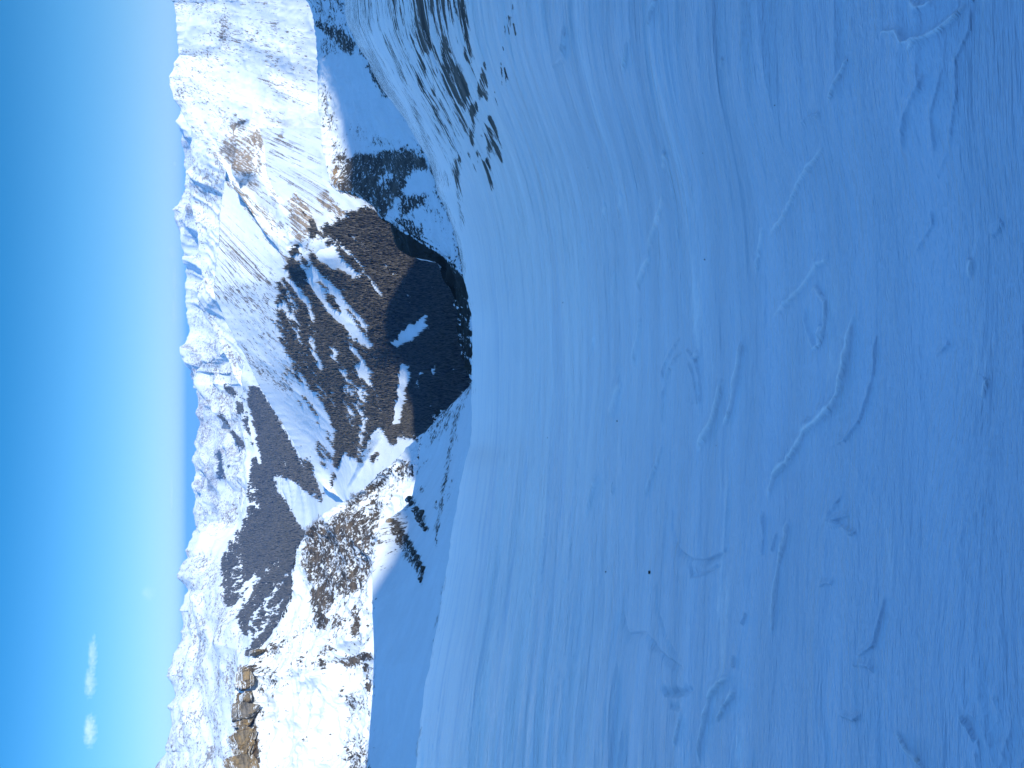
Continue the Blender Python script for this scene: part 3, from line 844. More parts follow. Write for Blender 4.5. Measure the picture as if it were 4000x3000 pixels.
# big sunlit mountain on the right
terrain('mountain', [
    [(-260, 1500, 2700), (300, 1480, 2650), (700, 1500, 2520), (850, 1520, 2490), (950, 1480, 2500), (1010, 1360, 2600), (1040, 1220, 2760)],
    [(-260, 1250, 3250), (300, 1250, 3180), (700, 1280, 2860), (850, 1320, 2650), (950, 1280, 2600), (1010, 1200, 2680), (1040, 1150, 2790)],
    [(-260, 960, 3800), (300, 960, 3750), (500, 980, 3600), (620, 960, 3480), (700, 1010, 3250), (850, 1130, 2850), (950, 1130, 2740), (1010, 1140, 2760), (1040, 1135, 2800)],
    [(-260, 690, 4500), (-20, 662, 4500), (0, 664, 4500), (12, 676, 4480), (30, 680, 4450), (130, 690, 4400), (190, 694, 4400), (217, 698, 4380), (245, 681, 4350), (280, 672, 4300), (300, 660, 4300), (330, 662, 4260), (343, 668, 4240), (389, 682, 4180), (430, 706, 4120),
     (475, 727, 4050), (515, 753, 3980), (550, 785, 3900), (588, 817, 3830), (615, 843, 3760), (678, 885, 3560), (723, 899, 3440), (750, 930, 3330), (827, 976, 3150), (881, 1012, 3040), (940, 1057, 2930), (994, 1102, 2830), (1021, 1128, 2800), (1040, 1150, 2790)]],
    3, [30, 80, 80], M_MID, [(800, 60, 'r'), (260, 9, 'g'), (90, 3, 'g'), (36, 2.0, 'r')], span=(-260, 1040), step=3, shear=0.32, struct=0.45, jag=(60, 8), carve_gain=1.0, label='big sunlit rock and snow mountain on the right')
# rocky sunlit flank, left middle distance
terrain('ridge', [
    [(1600, 1790, 880), (1750, 1780, 860), (1900, 1720, 860), (2060, 1640, 860), (2300, 1600, 860), (3260, 1600, 820)],
    [(1600, 1720, 980), (1750, 1670, 1000), (1900, 1610, 1020), (2060, 1500, 1060), (2300, 1440, 1110), (2600, 1440, 1100), (3260, 1440, 1050)],
    [(1600, 1690, 1020), (1750, 1610, 1060), (1900, 1500, 1120), (2060, 1350, 1220), (2300, 1270, 1280), (2600, 1200, 1270), (3260, 1200, 1220)],
    [(1600, 1740, 1040), (1640, 1700, 1050), (1690, 1650, 1060), (1730, 1602, 1090), (1790, 1540, 1130), (1810, 1528, 1140), (1822, 1500, 1150), (1850, 1470, 1170), (1880, 1442, 1190), (1930, 1392, 1230), (1965, 1332, 1290), (1990, 1290, 1330), (2020, 1250, 1370),
     (2070, 1200, 1420), (2100, 1180, 1450), (2130, 1166, 1480), (2155, 1152, 1490), (2230, 1144, 1500), (2280, 1140, 1500), (2330, 1138, 1500), (2390, 1108, 1500), (2450, 1076, 1500), (2490, 1052, 1500), (2530, 1005, 1500), (2590, 962, 1490), (2612, 930, 1480), (2640, 918, 1480), (2680, 925, 1480),
     (2700, 915, 1480), (2740, 905, 1480), (2780, 903, 1470), (2850, 908, 1460), (2900, 902, 1450), (3000, 895, 1440), (3260, 880, 1400)]],
    3, [20, 60, 60], M_FLANK, [(240, 30, 'r'), (80, 16, 'r'), (28, 6.0, 'r'), (9, 1.6, 'r')], span=(1600, 3260), step=3, shear=-0.5, jag=(22, 5), label='sunlit rocky flank with ochre cliffs on the left')
# shaded spur, bowl and cliff on the right
terrain('cliff', [
    [(-260, 1560, 300), (170, 1560, 310), (480, 1660, 330), (650, 1740, 330), (900, 1830, 320), (1100, 1880, 300), (1400, 1910, 290), (1520, 1930, 285)],
    [(-260, 1430, 420), (170, 1440, 420), (480, 1560, 400), (650, 1660, 390), (900, 1740, 370), (1100, 1810, 340), (1400, 1860, 318), (1520, 1890, 305)],
    [(-260, 1300, 590), (170, 1320, 570), (480, 1410, 540), (600, 1440, 525), (760, 1500, 490), (900, 1620, 440), (1025, 1730, 395), (1150, 1795, 360), (1400, 1846, 330), (1520, 1880, 312)],
    [(-260, 1180, 720), (0, 1194, 700), (60, 1216, 690), (130, 1229, 680), (180, 1230, 670), (250, 1239, 655), (350, 1240, 640), (450, 1244, 620), (540, 1252, 605), (600, 1259, 595), (680, 1282, 575), (720, 1292, 565), (745, 1312, 555), (757, 1360, 545), (775, 1410, 530), (810, 1460, 515), (850, 1482, 505),
     (870, 1518, 495), (900, 1527, 490), (950, 1542, 480), (980, 1562, 470), (1005, 1602, 455), (1020, 1670, 430), (1028, 1700, 415), (1090, 1722, 395), (1140, 1755, 375), (1175, 1772, 368), (1240, 1784, 355), (1340, 1790, 345), (1370, 1818, 338), (1400, 1845, 332), (1520, 1880, 314)]],
    3, [20, 60, 60], M_NEAR, [(110, 9, 'r'), (38, 3.4, 'r'), (13, 1.3, 'r'), (5, 0.5, 'r')], span=(-260, 1520), step=3, shear=0.6, jag=(9, 2.0), carve_gain=0, label='shaded spur with a dark cliff and a smooth snow bowl on the right')
# shaded flank on the left beyond the snow edge
terrain('bank', [
    [(1460, 1950, 150), (1700, 1930, 150), (2000, 1900, 150), (2400, 1830, 150), (3260, 1720, 140)],
    [(1460, 1880, 300), (1600, 1830, 330), (1800, 1760, 350), (2000, 1720, 280), (2200, 1690, 240), (2600, 1620, 210), (3260, 1530, 195)],
    [(1460, 1860, 360), (1540, 1815, 385), (1600, 1770, 400), (1800, 1690, 410), (2000, 1610, 380), (2200, 1560, 320), (2600, 1520, 250), (3260, 1470, 225)],
    [(1460, 1862, 370), (1500, 1842, 390), (1540, 1802, 410), (1600, 1742, 430), (1640, 1702, 440), (1700, 1652, 450), (1740, 1642, 450), (1800, 1634, 445), (1880, 1620, 430), (1940, 1608, 415), (1960, 1600, 405), (1990, 1570, 395), (2020, 1528, 385), (2060, 1484, 370), (2120, 1470, 355), (2180, 1458, 345), (2250, 1455, 330), (2400, 1456, 310),
     (2550, 1459, 290), (2700, 1455, 275), (2850, 1442, 260), (3000, 1431, 245), (3260, 1415, 230)]],
    3, [30, 60, 40], M_NEAR, [(60, 2.0, 'f'), (18, 0.55, 'r'), (6, 0.22, 'r'), (2.4, 0.10, 'r')], span=(1460, 3260), step=3, shear=-0.7, jag=(9, 0.5), label='shaded snow bank with small rock bands left of the slope')

# ------------------------------------------------------------------ the near snow slope
EDGE = np.array([(-400, 1330, 330), (0, 1345, 320), (80, 1350, 315), (172, 1394, 300), (235, 1435, 290), (307, 1471, 280), (398, 1534, 270), (452, 1570, 262), (588, 1655, 240), (642, 1680, 235), (750, 1706, 220), (818, 1742, 205),
                 (922, 1778, 190), (976, 1792, 184), (1066, 1808, 175), (1184, 1833, 165), (1240, 1842, 160), (1400, 1844, 150), (1500, 1843, 145), (1660, 1844, 138), (1750, 1835, 134), (1815, 1815, 131), (1900, 1800, 128),
                 (1960, 1790, 126), (2060, 1770, 123), (2200, 1755, 120), (2250, 1745, 118), (2380, 1720, 114), (2530, 1690, 110), (2650, 1665, 106), (2790, 1645, 102), (2900, 1630, 100), (3000, 1622, 98), (3400, 1600, 92)], float)
d_e = pix_dir(EDGE[:, 1], EDGE[:, 0])
TH_E = d_e[:, 0] / d_e[:, 1]
ZE = d_e[:, 2] / d_e[:, 1]
YE = EDGE[:, 2]
o_ = np.argsort(TH_E)
TH_E, ZE, YE = TH_E[o_], ZE[o_], YE[o_]
EYE = 1.62


def slope_T(th):
    a = np.interp(th, TH_E, ZE)
    y = np.interp(th, TH_E, YE)
    return a, y


th_s = np.linspace(-1.0, 1.0, 3001)
T_s, Y_s = slope_T(th_s)
T_f, Y_f = smooth1(T_s, 22), smooth1(Y_s, 20)
T_w = smooth1(T_s, 260)

FEAT = []           # crusts and drifts on the near slope: (photo points, width px, height m)
#FEAT_BEGIN
FEAT += [
    ([(2690, 1900), (2610, 1560)], 0, 0),
]
for pts, w, h in (
    ([(2430, 1500), (2415, 1540), (2408, 1590), (2398, 1640)], 16, 0.030),
    ([(2545, 1000), (2515, 1060), (2500, 1120), (2495, 1140)], 9, 0.022),
    ([(2505, 1240), (2495, 1320), (2485, 1380), (2475, 1440)], 8, 0.020),
    ([(2400, 1060), (2395, 1160)], 7, 0.015),
    ([(2320, 1310), (2312, 1380)], 6, 0.016),
    ([(2830, 1480), (2815, 1540), (2800, 1600), (2790, 1640), (2760, 1700), (2720, 1760)], 16, 0.030),
    ([(2905, 1320), (2890, 1420), (2875, 1500), (2865, 1570), (2852, 1625), (2820, 1680)], 11, 0.024),
    ([(2670, 1310), (2630, 1360), (2600, 1420), (2580, 1520)], 6, 0.012),
    ([(2680, 1360), (2640, 1400), (2610, 1450), (2590, 1560), (2585, 1700)], 6, 0.012),
    ([(2680, 1360), (2720, 1400), (2735, 1470), (2735, 1560), (2730, 1610)], 6, 0.012),
    ([(2690, 1410), (2710, 1460), (2730, 1600)], 5, 0.010),
    ([(2725, 1370), (2728, 1400)], 12, 0.02),
    ([(2590, 1740), (2575, 1800), (2545, 1880), (2520, 1960)], 7, 0.016),
    ([(2345, 1860), (2330, 1900), (2310, 1990), (2300, 2030)], 9, 0.018),
    ([(2270, 1760), (2255, 1840)], 6, 0.012),
    ([(2395, 1890), (2400, 1920)], 8, 0.014),
    ([(2640, 1940), (2635, 2000), (2632, 2060), (2660, 2150), (2700, 2185), (2760, 2190), (2830, 2160), (2870, 2100)], 7, -0.016),
    ([(2690, 2190), (2700, 2252), (2760, 2240), (2830, 2200)], 6, -0.014),
    ([(2450, 2240), (2435, 2330), (2430, 2420), (2445, 2480), (2520, 2472), (2540, 2500), (2600, 2570), (2660, 2615), (2690, 2620)], 7, -0.018),
    ([(2570, 2250), (2570, 2380), (2600, 2480), (2650, 2590)], 6, -0.012),
    ([(2580, 2690), (2600, 2715), (2650, 2715), (2720, 2690)], 8, -0.022),
    ([(2610, 2765), (2650, 2770)], 7, -0.012),
    ([(2860, 2640), (2820, 2660), (2775, 2720), (2760, 2800), (2735, 2900), (2730, 3010)], 10, 0.022),
    ([(2880, 2690), (2840, 2750), (2800, 2820)], 9, 0.018),
    ([(2655, 2790), (2640, 2860), (2625, 2920)], 9, 0.018),
    ([(2865, 2560), (2868, 2610)], 9, 0.016),
    ([(2915, 2400), (2900, 2440)], 8, 0.012),
    ([(2425, 2360), (2400, 2460), (2390, 2540), (2405, 2630), (2390, 2740)], 8, -0.012),
    ([(2235, 2060), (2238, 2200), (2240, 2260)], 6, 0.014),
    ([(3150, 1170), (3146, 1250), (3160, 1300), (3185, 1365), (3210, 1340), (3225, 1270), (3228, 1180), (3190, 1120), (3155, 1160)], 9, 0.014),
    ([(3215, 1270), (3210, 1300), (3200, 1345)], 14, 0.018),
    ([(3340, 1190), (3325, 1270), (3315, 1350), (3300, 1430), (3280, 1520), (3250, 1590), (3200, 1640), (3150, 1680), (3120, 1740), (3080, 1800), (3030, 1850), (3005, 1920), (2995, 2010)], 16, 0.022),
    ([(3430, 1280), (3422, 1340), (3415, 1440), (3390, 1550), (3360, 1640), (3300, 1720), (3240, 1745)], 11, 0.012),
    ([(3085, 2010), (3070, 2110), (3045, 2200), (3030, 2300), (3020, 2440), (3005, 2510)], 14, 0.018),
    ([(3035, 2080), (3015, 2160)], 9, 0.012),
    ([(3255, 1010), (3200, 1030), (3150, 1110), (3080, 1180), (3010, 1250)], 12, 0.014),
    ([(3230, 560), (3180, 640), (3130, 720), (3100, 780), (3060, 860), (3000, 930)], 9, 0.016),
    ([(3210, 440), (3160, 460), (3130, 490)], 8, 0.010),
    ([(3320, 225), (3280, 310), (3240, 410)], 8, 0.014),
    ([(3450, 130), (3520, 125), (3540, 170), (3640, 145)], 9, 0.014),
    ([(3545, 210), (3600, 160), (3680, 120), (3750, 60), (3790, 0)], 10, 0.014),
    ([(3800, 0), (3795, 120), (3740, 240), (3745, 380), (3725, 500), (3720, 620)], 14, 0.008),
    ([(3620, 280), (3600, 350), (3550, 440), (3540, 520), (3545, 630)], 16, 0.010),
    ([(3690, 260), (3670, 360), (3645, 460), (3660, 560), (3655, 640)], 14, 0.008),
    ([(3570, 0), (3600, 35), (3630, 25), (3660, 0)], 14, 0.014),
    ([(3650, 820), (3655, 880), (3610, 950), (3580, 1000)], 10, 0.008),
    ([(3800, 10), (3810, 0)], 8, 0.01),
    ([(3805, 1010), (3795, 1090)], 14, 0.014),
    ([(3870, 1480), (3855, 1520), (3845, 1560)], 18, 0.016),
    ([(3930, 870), (3885, 935)], 18, 0.010),
    ([(3670, 700), (3710, 600)], 8, 0.006),
    ([(3460, 2320), (3455, 2360), (3435, 2440), (3415, 2520), (3340, 2570)], 9, 0.012),
    ([(3330, 2595), (3395, 2600), (3420, 2630)], 9, 0.012),
    ([(3500, 2850), (3540, 2920), (3590, 2970), (3620, 3005)], 9, 0.014),
    ([(3760, 2790), (3790, 2830), (3815, 2880), (3805, 2900)], 12, 0.012),
    ([(3280, 2790), (3340, 2810), (3370, 2785)], 9, 0.012),
    ([(3280, 1960), (3240, 2000), (3300, 1930)], 9, 0.012),
    ([(3330, 2010), (3240, 2030), (3340, 2080), (3290, 2090)], 10, 0.012),
    ([(3720, 1340), (3690, 1370), (3660, 1390)], 9, 0.010),
    ([(3200, 2290), (3230, 2275), (3260, 2280)], 7, 0.010),
    ([(2980, 2000), (2985, 2100), (2975, 2180)], 9, 0.010),
    ([(2215, 2270), (2235, 2230)], 6, 0.010),
    ([(2150, 260), (2210, 230), (2205, 60)], 6, 0.012),
    ([(2455, 170), (2450, 220), (2440, 290)], 8, 0.022),
    ([(2570, 0), (2550, 40), (2535, 120)], 8, 0.016),
    ([(2610, 600), (2600, 670)], 8, 0.018),
    ([(2600, 760), (2580, 830), (2555, 900), (2530, 1000)], 9, 0.020),
    ([(2430, 760), (2418, 830)], 7, 0.014),
    ([(2365, 800), (2355, 850)], 7, 0.014),
    ([(2280, 960), (2276, 1020)], 6, 0.014),
    ([(2210, 130), (2206, 220)], 6, 0.014),
    ([(2830, 230), (2820, 270)], 9, 0.014),
    ([(2990, 890), (2970, 980), (2955, 1080)], 12, 0.014),
):
    FEAT.append((pts, w, h))
#FEAT_END


def ground_hit(px, py):
    """near slope point under a photo position (smooth slope)"""
    d = pix_dir(px, py)
    th = d[..., 0] / d[..., 1]
    tf, tw = np.interp(th, th_s, T_f), np.interp(th, th_s, T_w)
    ye = np.interp(th, th_s, Y_f)
    q = d[..., 2] / d[..., 1]
    y = np.full(th.shape, 6.0)
    for _ in range(12):
        b = sstep(4, 60, y)
        t = tf * b + tw * (1 - b)
        y = 0.5 * y + 0.5 * EYE / np.maximum(t + EYE / ye - q, EYE / 150)
    return np.stack([th * y, y, q * y], -1)


def make_slope():
    cols = np.arange(-300, 3301, 4).astype(float)
    # rows: even steps in depression from under the camera to the edge
    ncol = len(cols)
    # direction ratio at mid height of each column used as the plan azimuth
    dmid = pix_dir(np.full(ncol, 2300.0), cols)
    th = dmid[:, 0] / dmid[:, 1]
    th = np.linspace(0.86, -0.86, 1100)
    ncol = len(th)
    T = np.interp(th, th_s, T_f)
    Ye = np.interp(th, th_s, Y_f)
    # inverse distance rows
    rows_inv = np.concatenate([np.linspace(1 / 1.05, 1 / 14.0, 1100), np.linspace(1 / 14.0, 1 / 60.0, 280)[1:]])
    y_near = 1 / rows_inv
    far_u = np.linspace(0, 1, 240)[1:]
    Y = []
    for y in y_near:
        Y.append(np.full(ncol, y))
    for u in far_u:
        Y.append(60.0 * (Ye / 60.0) ** u)
    nedge = len(Y)
    for k in range(1, 15):
        Y.append(Ye * (1 + 0.004 * k ** 1.9))
    Y = np.array(Y)
    TH = th[None, :] + 0 * Y
    nr = len(Y)
    # base height: cone of sight lines, eased over the edge
    lift = EYE * (1 - np.clip(Y / Ye[None, :], 0, 1))
    lump = fbm(np.stack([th * 30, 0 * th, 0 * th], -1), 4, 0.6, seed=77) * 0.0042
    T = T + 0 * lump
    Tn = np.interp(th, th_s, T_w)
    bl = sstep(4, 60, Y)
    Z = Y * (T[None, :] * bl + Tn[None, :] * (1 - bl)) - lift
    over = np.clip(Y / Ye[None, :] - 1, 0, 9)
    Z = Z - Ye[None, :] * (over * 0.55 + 2.2 * over ** 1.3 * 0.35)
    X = TH * Y
    P = np.stack([X, Y, Z], -1)
    P[..., 2] += Y * lump[None, :] * sstep(0.55, 0.98, Y / Ye[None, :]) * sstep(0.859, 0.78, np.abs(TH))
    ppx, ppy = to_pix(P)
    # --- wind relief; each wavelength fades where the rows get too coarse for it
    dy = np.gradient(Y, axis=0)
    dxr = np.abs(np.gradient(X, axis=1))
    h = np.zeros_like(Y)
    # the wind has combed the snow along the contours, so the pattern follows height rather than plain distance
    t0 = float(np.interp(0.0, th_s, T_w))
    y0 = float(np.interp(0.0, th_s, Y_f))
    dd0 = t0 + EYE / y0 - Z / Y
    own = EYE / Y
    rise = 0.5 * ((own - dd0) + np.sqrt((own - dd0) ** 2 + 0.010 ** 2))
    f_ = own - rise * own / (own + 2.2 * rise + 1e-9)
    YT = Y
    Y = 36.0 * np.arcsinh(EYE / np.maximum(f_, EYE / 1500.0) / 36.0)
    dy = np.gradient(Y, axis=0)
    S = np.stack([X, Y, 0 * X], -1)
    wob = fbm(S * 0.12, 2, seed=3)

    def aa(wl_y):
        return sstep(0.9, 2.6, wl_y / np.maximum(np.abs(dy), 1e-6))
    # broad undulation
    for wl, amp in ((60, 0.5), (22, 0.05)):
        h += amp * fbm(S / wl, 3, seed=wl) * sstep(3, 30, Y) * sstep(1.3, 0.9, Y / Ye[None, :])
    # long low wind ridges lying across the slope
    for k, (wlx, wly, amp) in enumerate(((7.0, 2.4, 0.016), (3.0, 0.9, 0.014), (1.5, 0.42, 0.008), (0.62, 0.20, 0.004))):
        q = np.stack([X / wlx + wob * 0.8, Y / wly + wob * 1.2 + X / wlx * 0.25, 0 * X + k * 7.7], -1)
        n = perlin(q)
        n2 = perlin(q * 1.9 + 31.0)
        m = sstep(-0.25, 0.45, fbm(S / (wlx * 3.2), 2, seed=k + 11))
        r = np.where(n > 0, np.abs(n) ** 0.75, -np.abs(n) ** 1.3)
        h += amp * (r + 0.5 * n2) * aa(wly) * (0.2 + 0.8 * m) * (0.8 + 0.9 * sstep(-0.05, -0.35, TH) * sstep(3, 9, Y))
    # thin crisp wind ridges
    for k, (wlx, wly, amp) in enumerate(((14.0, 2.4, 0.05), (8.0, 1.25, 0.040), (4.2, 0.70, 0.028), (2.4, 0.42, 0.019), (1.3, 0.26, 0.010), (0.6, 0.15, 0.004))):
        q = np.stack([X / wlx + wob * 0.9 + 9.1 * k, Y / wly + wob * 1.4 + X / wlx * 0.22, 0 * X + k * 5.7 + 80], -1)
        n = np.clip(1 - np.abs(perlin(q) + 0.35 * perlin(q * 2.3 + 7)) * 5.0, 0, 1) ** 1.3
        m = sstep(0.0, 0.35, fbm(S / (wlx * 1.6), 3, seed=k + 31))
        h += amp * n * m * aa(wly * 0.55) * (0.6 + 0.8 * sstep(-0.02, -0.30, TH))
    # long fine wind streaks, strongest on the left of the slope
    lw = 0.40 + 0.80 * sstep(0.08, -0.28, TH)
    for k, (wly, amp) in enumerate(((6.0, 0.06), (3.4, 0.08), (1.9, 0.065), (1.0, 0.036), (0.55, 0.019), (0.30, 0.009))):
        wlx = wly * 11
        q = np.stack([X / wlx + wob * 0.5 + 3.7 * k, Y / wly + wob * 1.3 + X / wlx * 1.1, 0 * X + k * 4.1 + 140], -1)
        n = perlin(q) + 0.6 * perlin(q * np.array([2.2, 2.2, 1.0]) + 11)
        m = sstep(-0.2, 0.3, fbm(S / (wly * 16), 2, seed=k + 61))
        h += amp * lw * n * m * aa(wly * 0.8) * sstep(3, 7, Y)
    # bigger mid-distance drifts
    for k, (wlx, wly, amp) in enumerate(((26.0, 6.0, 0.02), (14.0, 3.4, 0.015))):
        q = np.stack([X / wlx + wob, Y / wly + wob * 1.1 - X / wlx * 0.2, 0 * X + k * 3.3 + 50], -1)
        n = ridged(q, 3, seed=k)
        h += amp * (n - 0.4) * aa(wly) * sstep(6, 22, Y) * 0.8
    # crusty blocks in the nearest snow on the left
    left = sstep(0.05, -0.3, TH) * sstep(3.6, 2.2, Y)
    q = np.stack([X / 0.11, Y / 0.08, 0 * X], -1)
    blk = ridged(q, 3, seed=4)
    patchy = sstep(0.0, 0.4, fbm(S / 0.5, 3, seed=8))
    h += 0.010 * blk * left * patchy
    h += 0.0012 * fbm(np.stack([X / 0.035, Y / 0.03, 0 * X], -1), 3, seed=6) * sstep(6, 3, Y) * (0.35 + 0.65 * patchy)
    YC, Y = Y, YT
    # traced crusts
    bright = np.zeros_like(h)
    for pts, w, ht in FEAT:
        if w == 0:
            continue
        a = np.array(pts, float)
        pad = w * 4 + 20
        box = (ppx > a[:, 0].min() - pad) & (ppx < a[:, 0].max() + pad) & (ppy > a[:, 1].min() - pad) & (ppy < a[:, 1].max() + pad)
        ii = np.nonzero(box)
        if len(ii[0]) == 0:
            continue
        G = ground_hit(a[:, 0], a[:, 1])[:, :2]
        xs, ys = X[ii], Y[ii]
        jit = fbm(np.stack([xs, ys, 0 * xs], -1) / (0.02 * ys.mean() + 0.02), 2, seed=w)
        best = np.full(xs.shape, 1e9)
        side = np.zeros(xs.shape)
        along = np.zeros(xs.shape)
        tl = 0
        seg = np.linalg.norm(np.diff(G, axis=0), axis=1)
        Ltot = seg.sum()
        for k in range(len(G) - 1):
            A, B = G[k], G[k + 1]
            ab = B - A
            t = np.clip(((xs - A[0]) * ab[0] + (ys - A[1]) * ab[1]) / max(ab @ ab, 1e-9), 0, 1)
            dx_, dy_ = xs - A[0] - t * ab[0], ys - A[1] - t * ab[1]
            d = np.hypot(dx_, dy_)
            c = np.sign(ab[0] * dy_ - ab[1] * dx_)
            up = d < best
            best = np.where(up, d, best)
            side = np.where(up, c, side)
            along = np.where(up, (tl + t * seg[k]) / Ltot, along)
            tl += seg[k]
        # pixel width -> metres across the slope direction
        wm = w / FPX * ys * np.sqrt(1 + (ys / EYE * 0.55) ** 2) * 0.55
        wm = np.maximum(wm * (1 + 0.9 * jit), 0.004)
        taper = sstep(0, 0.12, along) * sstep(1, 0.80, along)
        dd = best / wm
        sgn = np.where(G[-1, 0] < G[0, 0], side, -side)
        prof = np.where(sgn > 0, np.exp(-(dd / 1.0) ** 2), np.exp(-(dd / 3.2) ** 2))
        hs = ht * np.clip(0.9 + ys / 6, 1.0, 3.4)
        h[ii] += hs * prof * taper * (0.8 + 0.6 * jit)
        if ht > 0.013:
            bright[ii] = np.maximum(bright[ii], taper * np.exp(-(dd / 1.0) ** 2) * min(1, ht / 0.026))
    h *= sstep(0.859, 0.80, np.abs(TH))
    P[..., 2] += h
    for c_ in (0, -1):
        P[:, c_, 2] -= 0.06 + 0.03 * YC[:, c_]
    me = mesh_from('snow_slope', P, grid_faces(nr, ncol))
    ppx, ppy = to_pix(P)
    wx = fbm(np.stack([X / 1.6, Y / 2.2, 0 * X], -1), 5, seed=2) * 26
    wy = fbm(np.stack([X / 1.6, Y / 2.2, 0 * X], -1), 5, seed=12) * 90
    rk = rock.get(ppx + wx, ppy + wy) * (ppx < 2060)
    set_attr(me, 'rock', rk)
    set_attr(me, 'crust', bright)
    far_tone = sstep(1.3, 13.0, Y * (1 + 0.4 * fbm(S / 9.0, 3, seed=41))) ** 0.5  # painted shading gradient: snow darker near the camera, paler farther out
    set_attr(me, 'far_pale', far_tone)
    flow = np.stack([X, YC, 0 * X], -1)
    set_vattr(me, 'flow', flow)
    set_vattr(me, 'plan', np.stack([X, Y, 0 * X], -1))
    return me, P


def slope_material():  # noqa
    mat = bpy.data.materials.new('wind_packed_snow')
    mat.use_nodes = True
    t = NT(mat)
    P = t.attr('flow').outputs['Vector']
    rockf = t.attr('rock').outputs['Fac']
    crust = t.attr('crust').outputs['Fac']

    PL = t.attr('plan').outputs['Vector']

    def mapped(sx, sy, src=None):
        m = t.n('ShaderNodeMapping')
        m.inputs['Scale'].default_value = (sx, sy, 1)
        t.l(P if src is None else src, m.inputs[0])
        return m.outputs[0]
    a = t.noise(mapped(0.17, 0.32, PL), 1.0, 9, 0.74, 0.3)
    b = t.noise(mapped(0.9, 1.6, PL), 1.0, 7, 0.72, 0.4)
    nn = t.math('ADD', t.math('MULTIPLY', a, 0.42), t.math('MULTIPLY', b, 0.58))
    nn = t.math('ADD', t.math('MULTIPLY', t.math('SUBTRACT', nn, 0.5), 2.2), 0.5)
    x = t.math('ADD', nn, t.math('MULTIPLY', t.math('SUBTRACT', rockf, 0.55), 0.36))
    rk = t.math('MULTIPLY', t.smooth(x, 0.49, 0.525), t.smooth(rockf, 0.02, 0.12))
    c1 = t.noise(mapped(0.9, 2.4), 1.0, 6, 0.62, 0.3)
    c2 = t.noise(mapped(0.14, 0.22), 1.0, 4, 0.6, 0.3)
    near_dark, far_pale = (0.42, 0.545, 0.68), (0.93, 0.95, 0.95)  # one snow in two tones: shade near and light far put into colour
    base = t.mix(t.attr('far_pale').outputs['Fac'], near_dark, far_pale)
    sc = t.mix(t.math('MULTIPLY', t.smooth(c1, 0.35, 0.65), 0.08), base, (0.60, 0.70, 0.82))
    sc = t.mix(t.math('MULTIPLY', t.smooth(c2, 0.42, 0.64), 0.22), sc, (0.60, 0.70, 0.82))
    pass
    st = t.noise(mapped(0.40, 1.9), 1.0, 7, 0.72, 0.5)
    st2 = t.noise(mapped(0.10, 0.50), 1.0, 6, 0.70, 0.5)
    far_w = t.attr('far_pale').outputs['Fac']
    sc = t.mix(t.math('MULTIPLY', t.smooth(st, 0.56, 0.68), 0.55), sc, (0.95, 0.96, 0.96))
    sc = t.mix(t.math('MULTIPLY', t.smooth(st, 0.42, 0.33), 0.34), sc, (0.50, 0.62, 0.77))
    sc = t.mix(t.math('MULTIPLY', t.math('MULTIPLY', t.smooth(st2, 0.46, 0.36), far_w), 0.42), sc, (0.56, 0.67, 0.80))
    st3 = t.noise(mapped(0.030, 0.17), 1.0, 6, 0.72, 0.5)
    sc = t.mix(t.math('MULTIPLY', t.math('MULTIPLY', t.smooth(st3, 0.46, 0.36), far_w), 0.38), sc, (0.58, 0.69, 0.82))
    sc = t.mix(t.math('MULTIPLY', t.math('MULTIPLY', t.smooth(st2, 0.54, 0.64), far_w), 0.7), sc, (0.97, 0.98, 0.98))
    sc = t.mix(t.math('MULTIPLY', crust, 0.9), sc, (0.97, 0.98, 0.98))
    rn = t.noise(mapped(0.9, 0.7, PL), 1.0, 6, 0.7)
    rc = t.mix(t.smooth(rn, 0.35, 0.65), (0.10, 0.09, 0.085), (0.22, 0.19, 0.165))
    col = t.mix(rk, sc, rc)
    bs = t.n('ShaderNodeBsdfPrincipled')
    t.l(col, bs.inputs['Base Color'])
    t.l(t.math('MULTIPLY', t.math('SUBTRACT', 1.0, rk), 0.40), bs.inputs['Sheen Weight'])
    t.l(t.math('MULTIPLY', t.math('SUBTRACT', 1.0, rk), 0.35), bs.inputs['Specular IOR Level'])
    bs.inputs['Sheen Roughness'].default_value = 0.25
    bs.inputs['Sheen Tint'].default_value = (1.0, 0.97, 0.93, 1)
    bs.inputs['Roughness'].default_value = 0.40
    bs.inputs['IOR'].default_value = 1.31
    f1 = t.noise(mapped(18, 26), 1.0, 4, 0.62)
    bp = t.n('ShaderNodeBump')
    bp.inputs['Distance'].default_value = 0.004
    bp.inputs['Strength'].default_value = 0.5
    t.l(f1, bp.inputs['Height'])
    bp2 = t.n('ShaderNodeBump')
    bp2.inputs['Distance'].default_value = 0.20
    bp2.inputs['Strength'].default_value = 0.7
    f2 = t.noise(mapped(0.55, 2.6), 1.0, 7, 0.66, 0.4)
    t.l(f2, bp2.inputs['Height'])
    t.l(bp.outputs[0], bp2.inputs['Normal'])
    bp3 = t.n('ShaderNodeBump')
    bp3.inputs['Distance'].default_value = 0.5
    bp3.inputs['Strength'].default_value = 0.6
    t.l(rk, bp3.inputs['Height'])
    bp4 = t.n('ShaderNodeBump')
    bp4.inputs['Distance'].default_value = 0.7
    bp4.inputs['Strength'].default_value = 0.7
    f3 = t.noise(mapped(0.12, 0.55), 1.0, 6, 0.66, 0.5)
    t.l(t.math('MULTIPLY', f3, t.attr('far_pale').outputs['Fac']), bp4.inputs['Height'])
    t.l(bp2.outputs[0], bp4.inputs['Normal'])
    t.l(bp4.outputs[0], bp3.inputs['Normal'])
    t.l(bp3.outputs[0], bs.inputs['Normal'])
    out = t.n('ShaderNodeOutputMaterial')
    t.l(bs.outputs[0], out.inputs[0])
    return mat


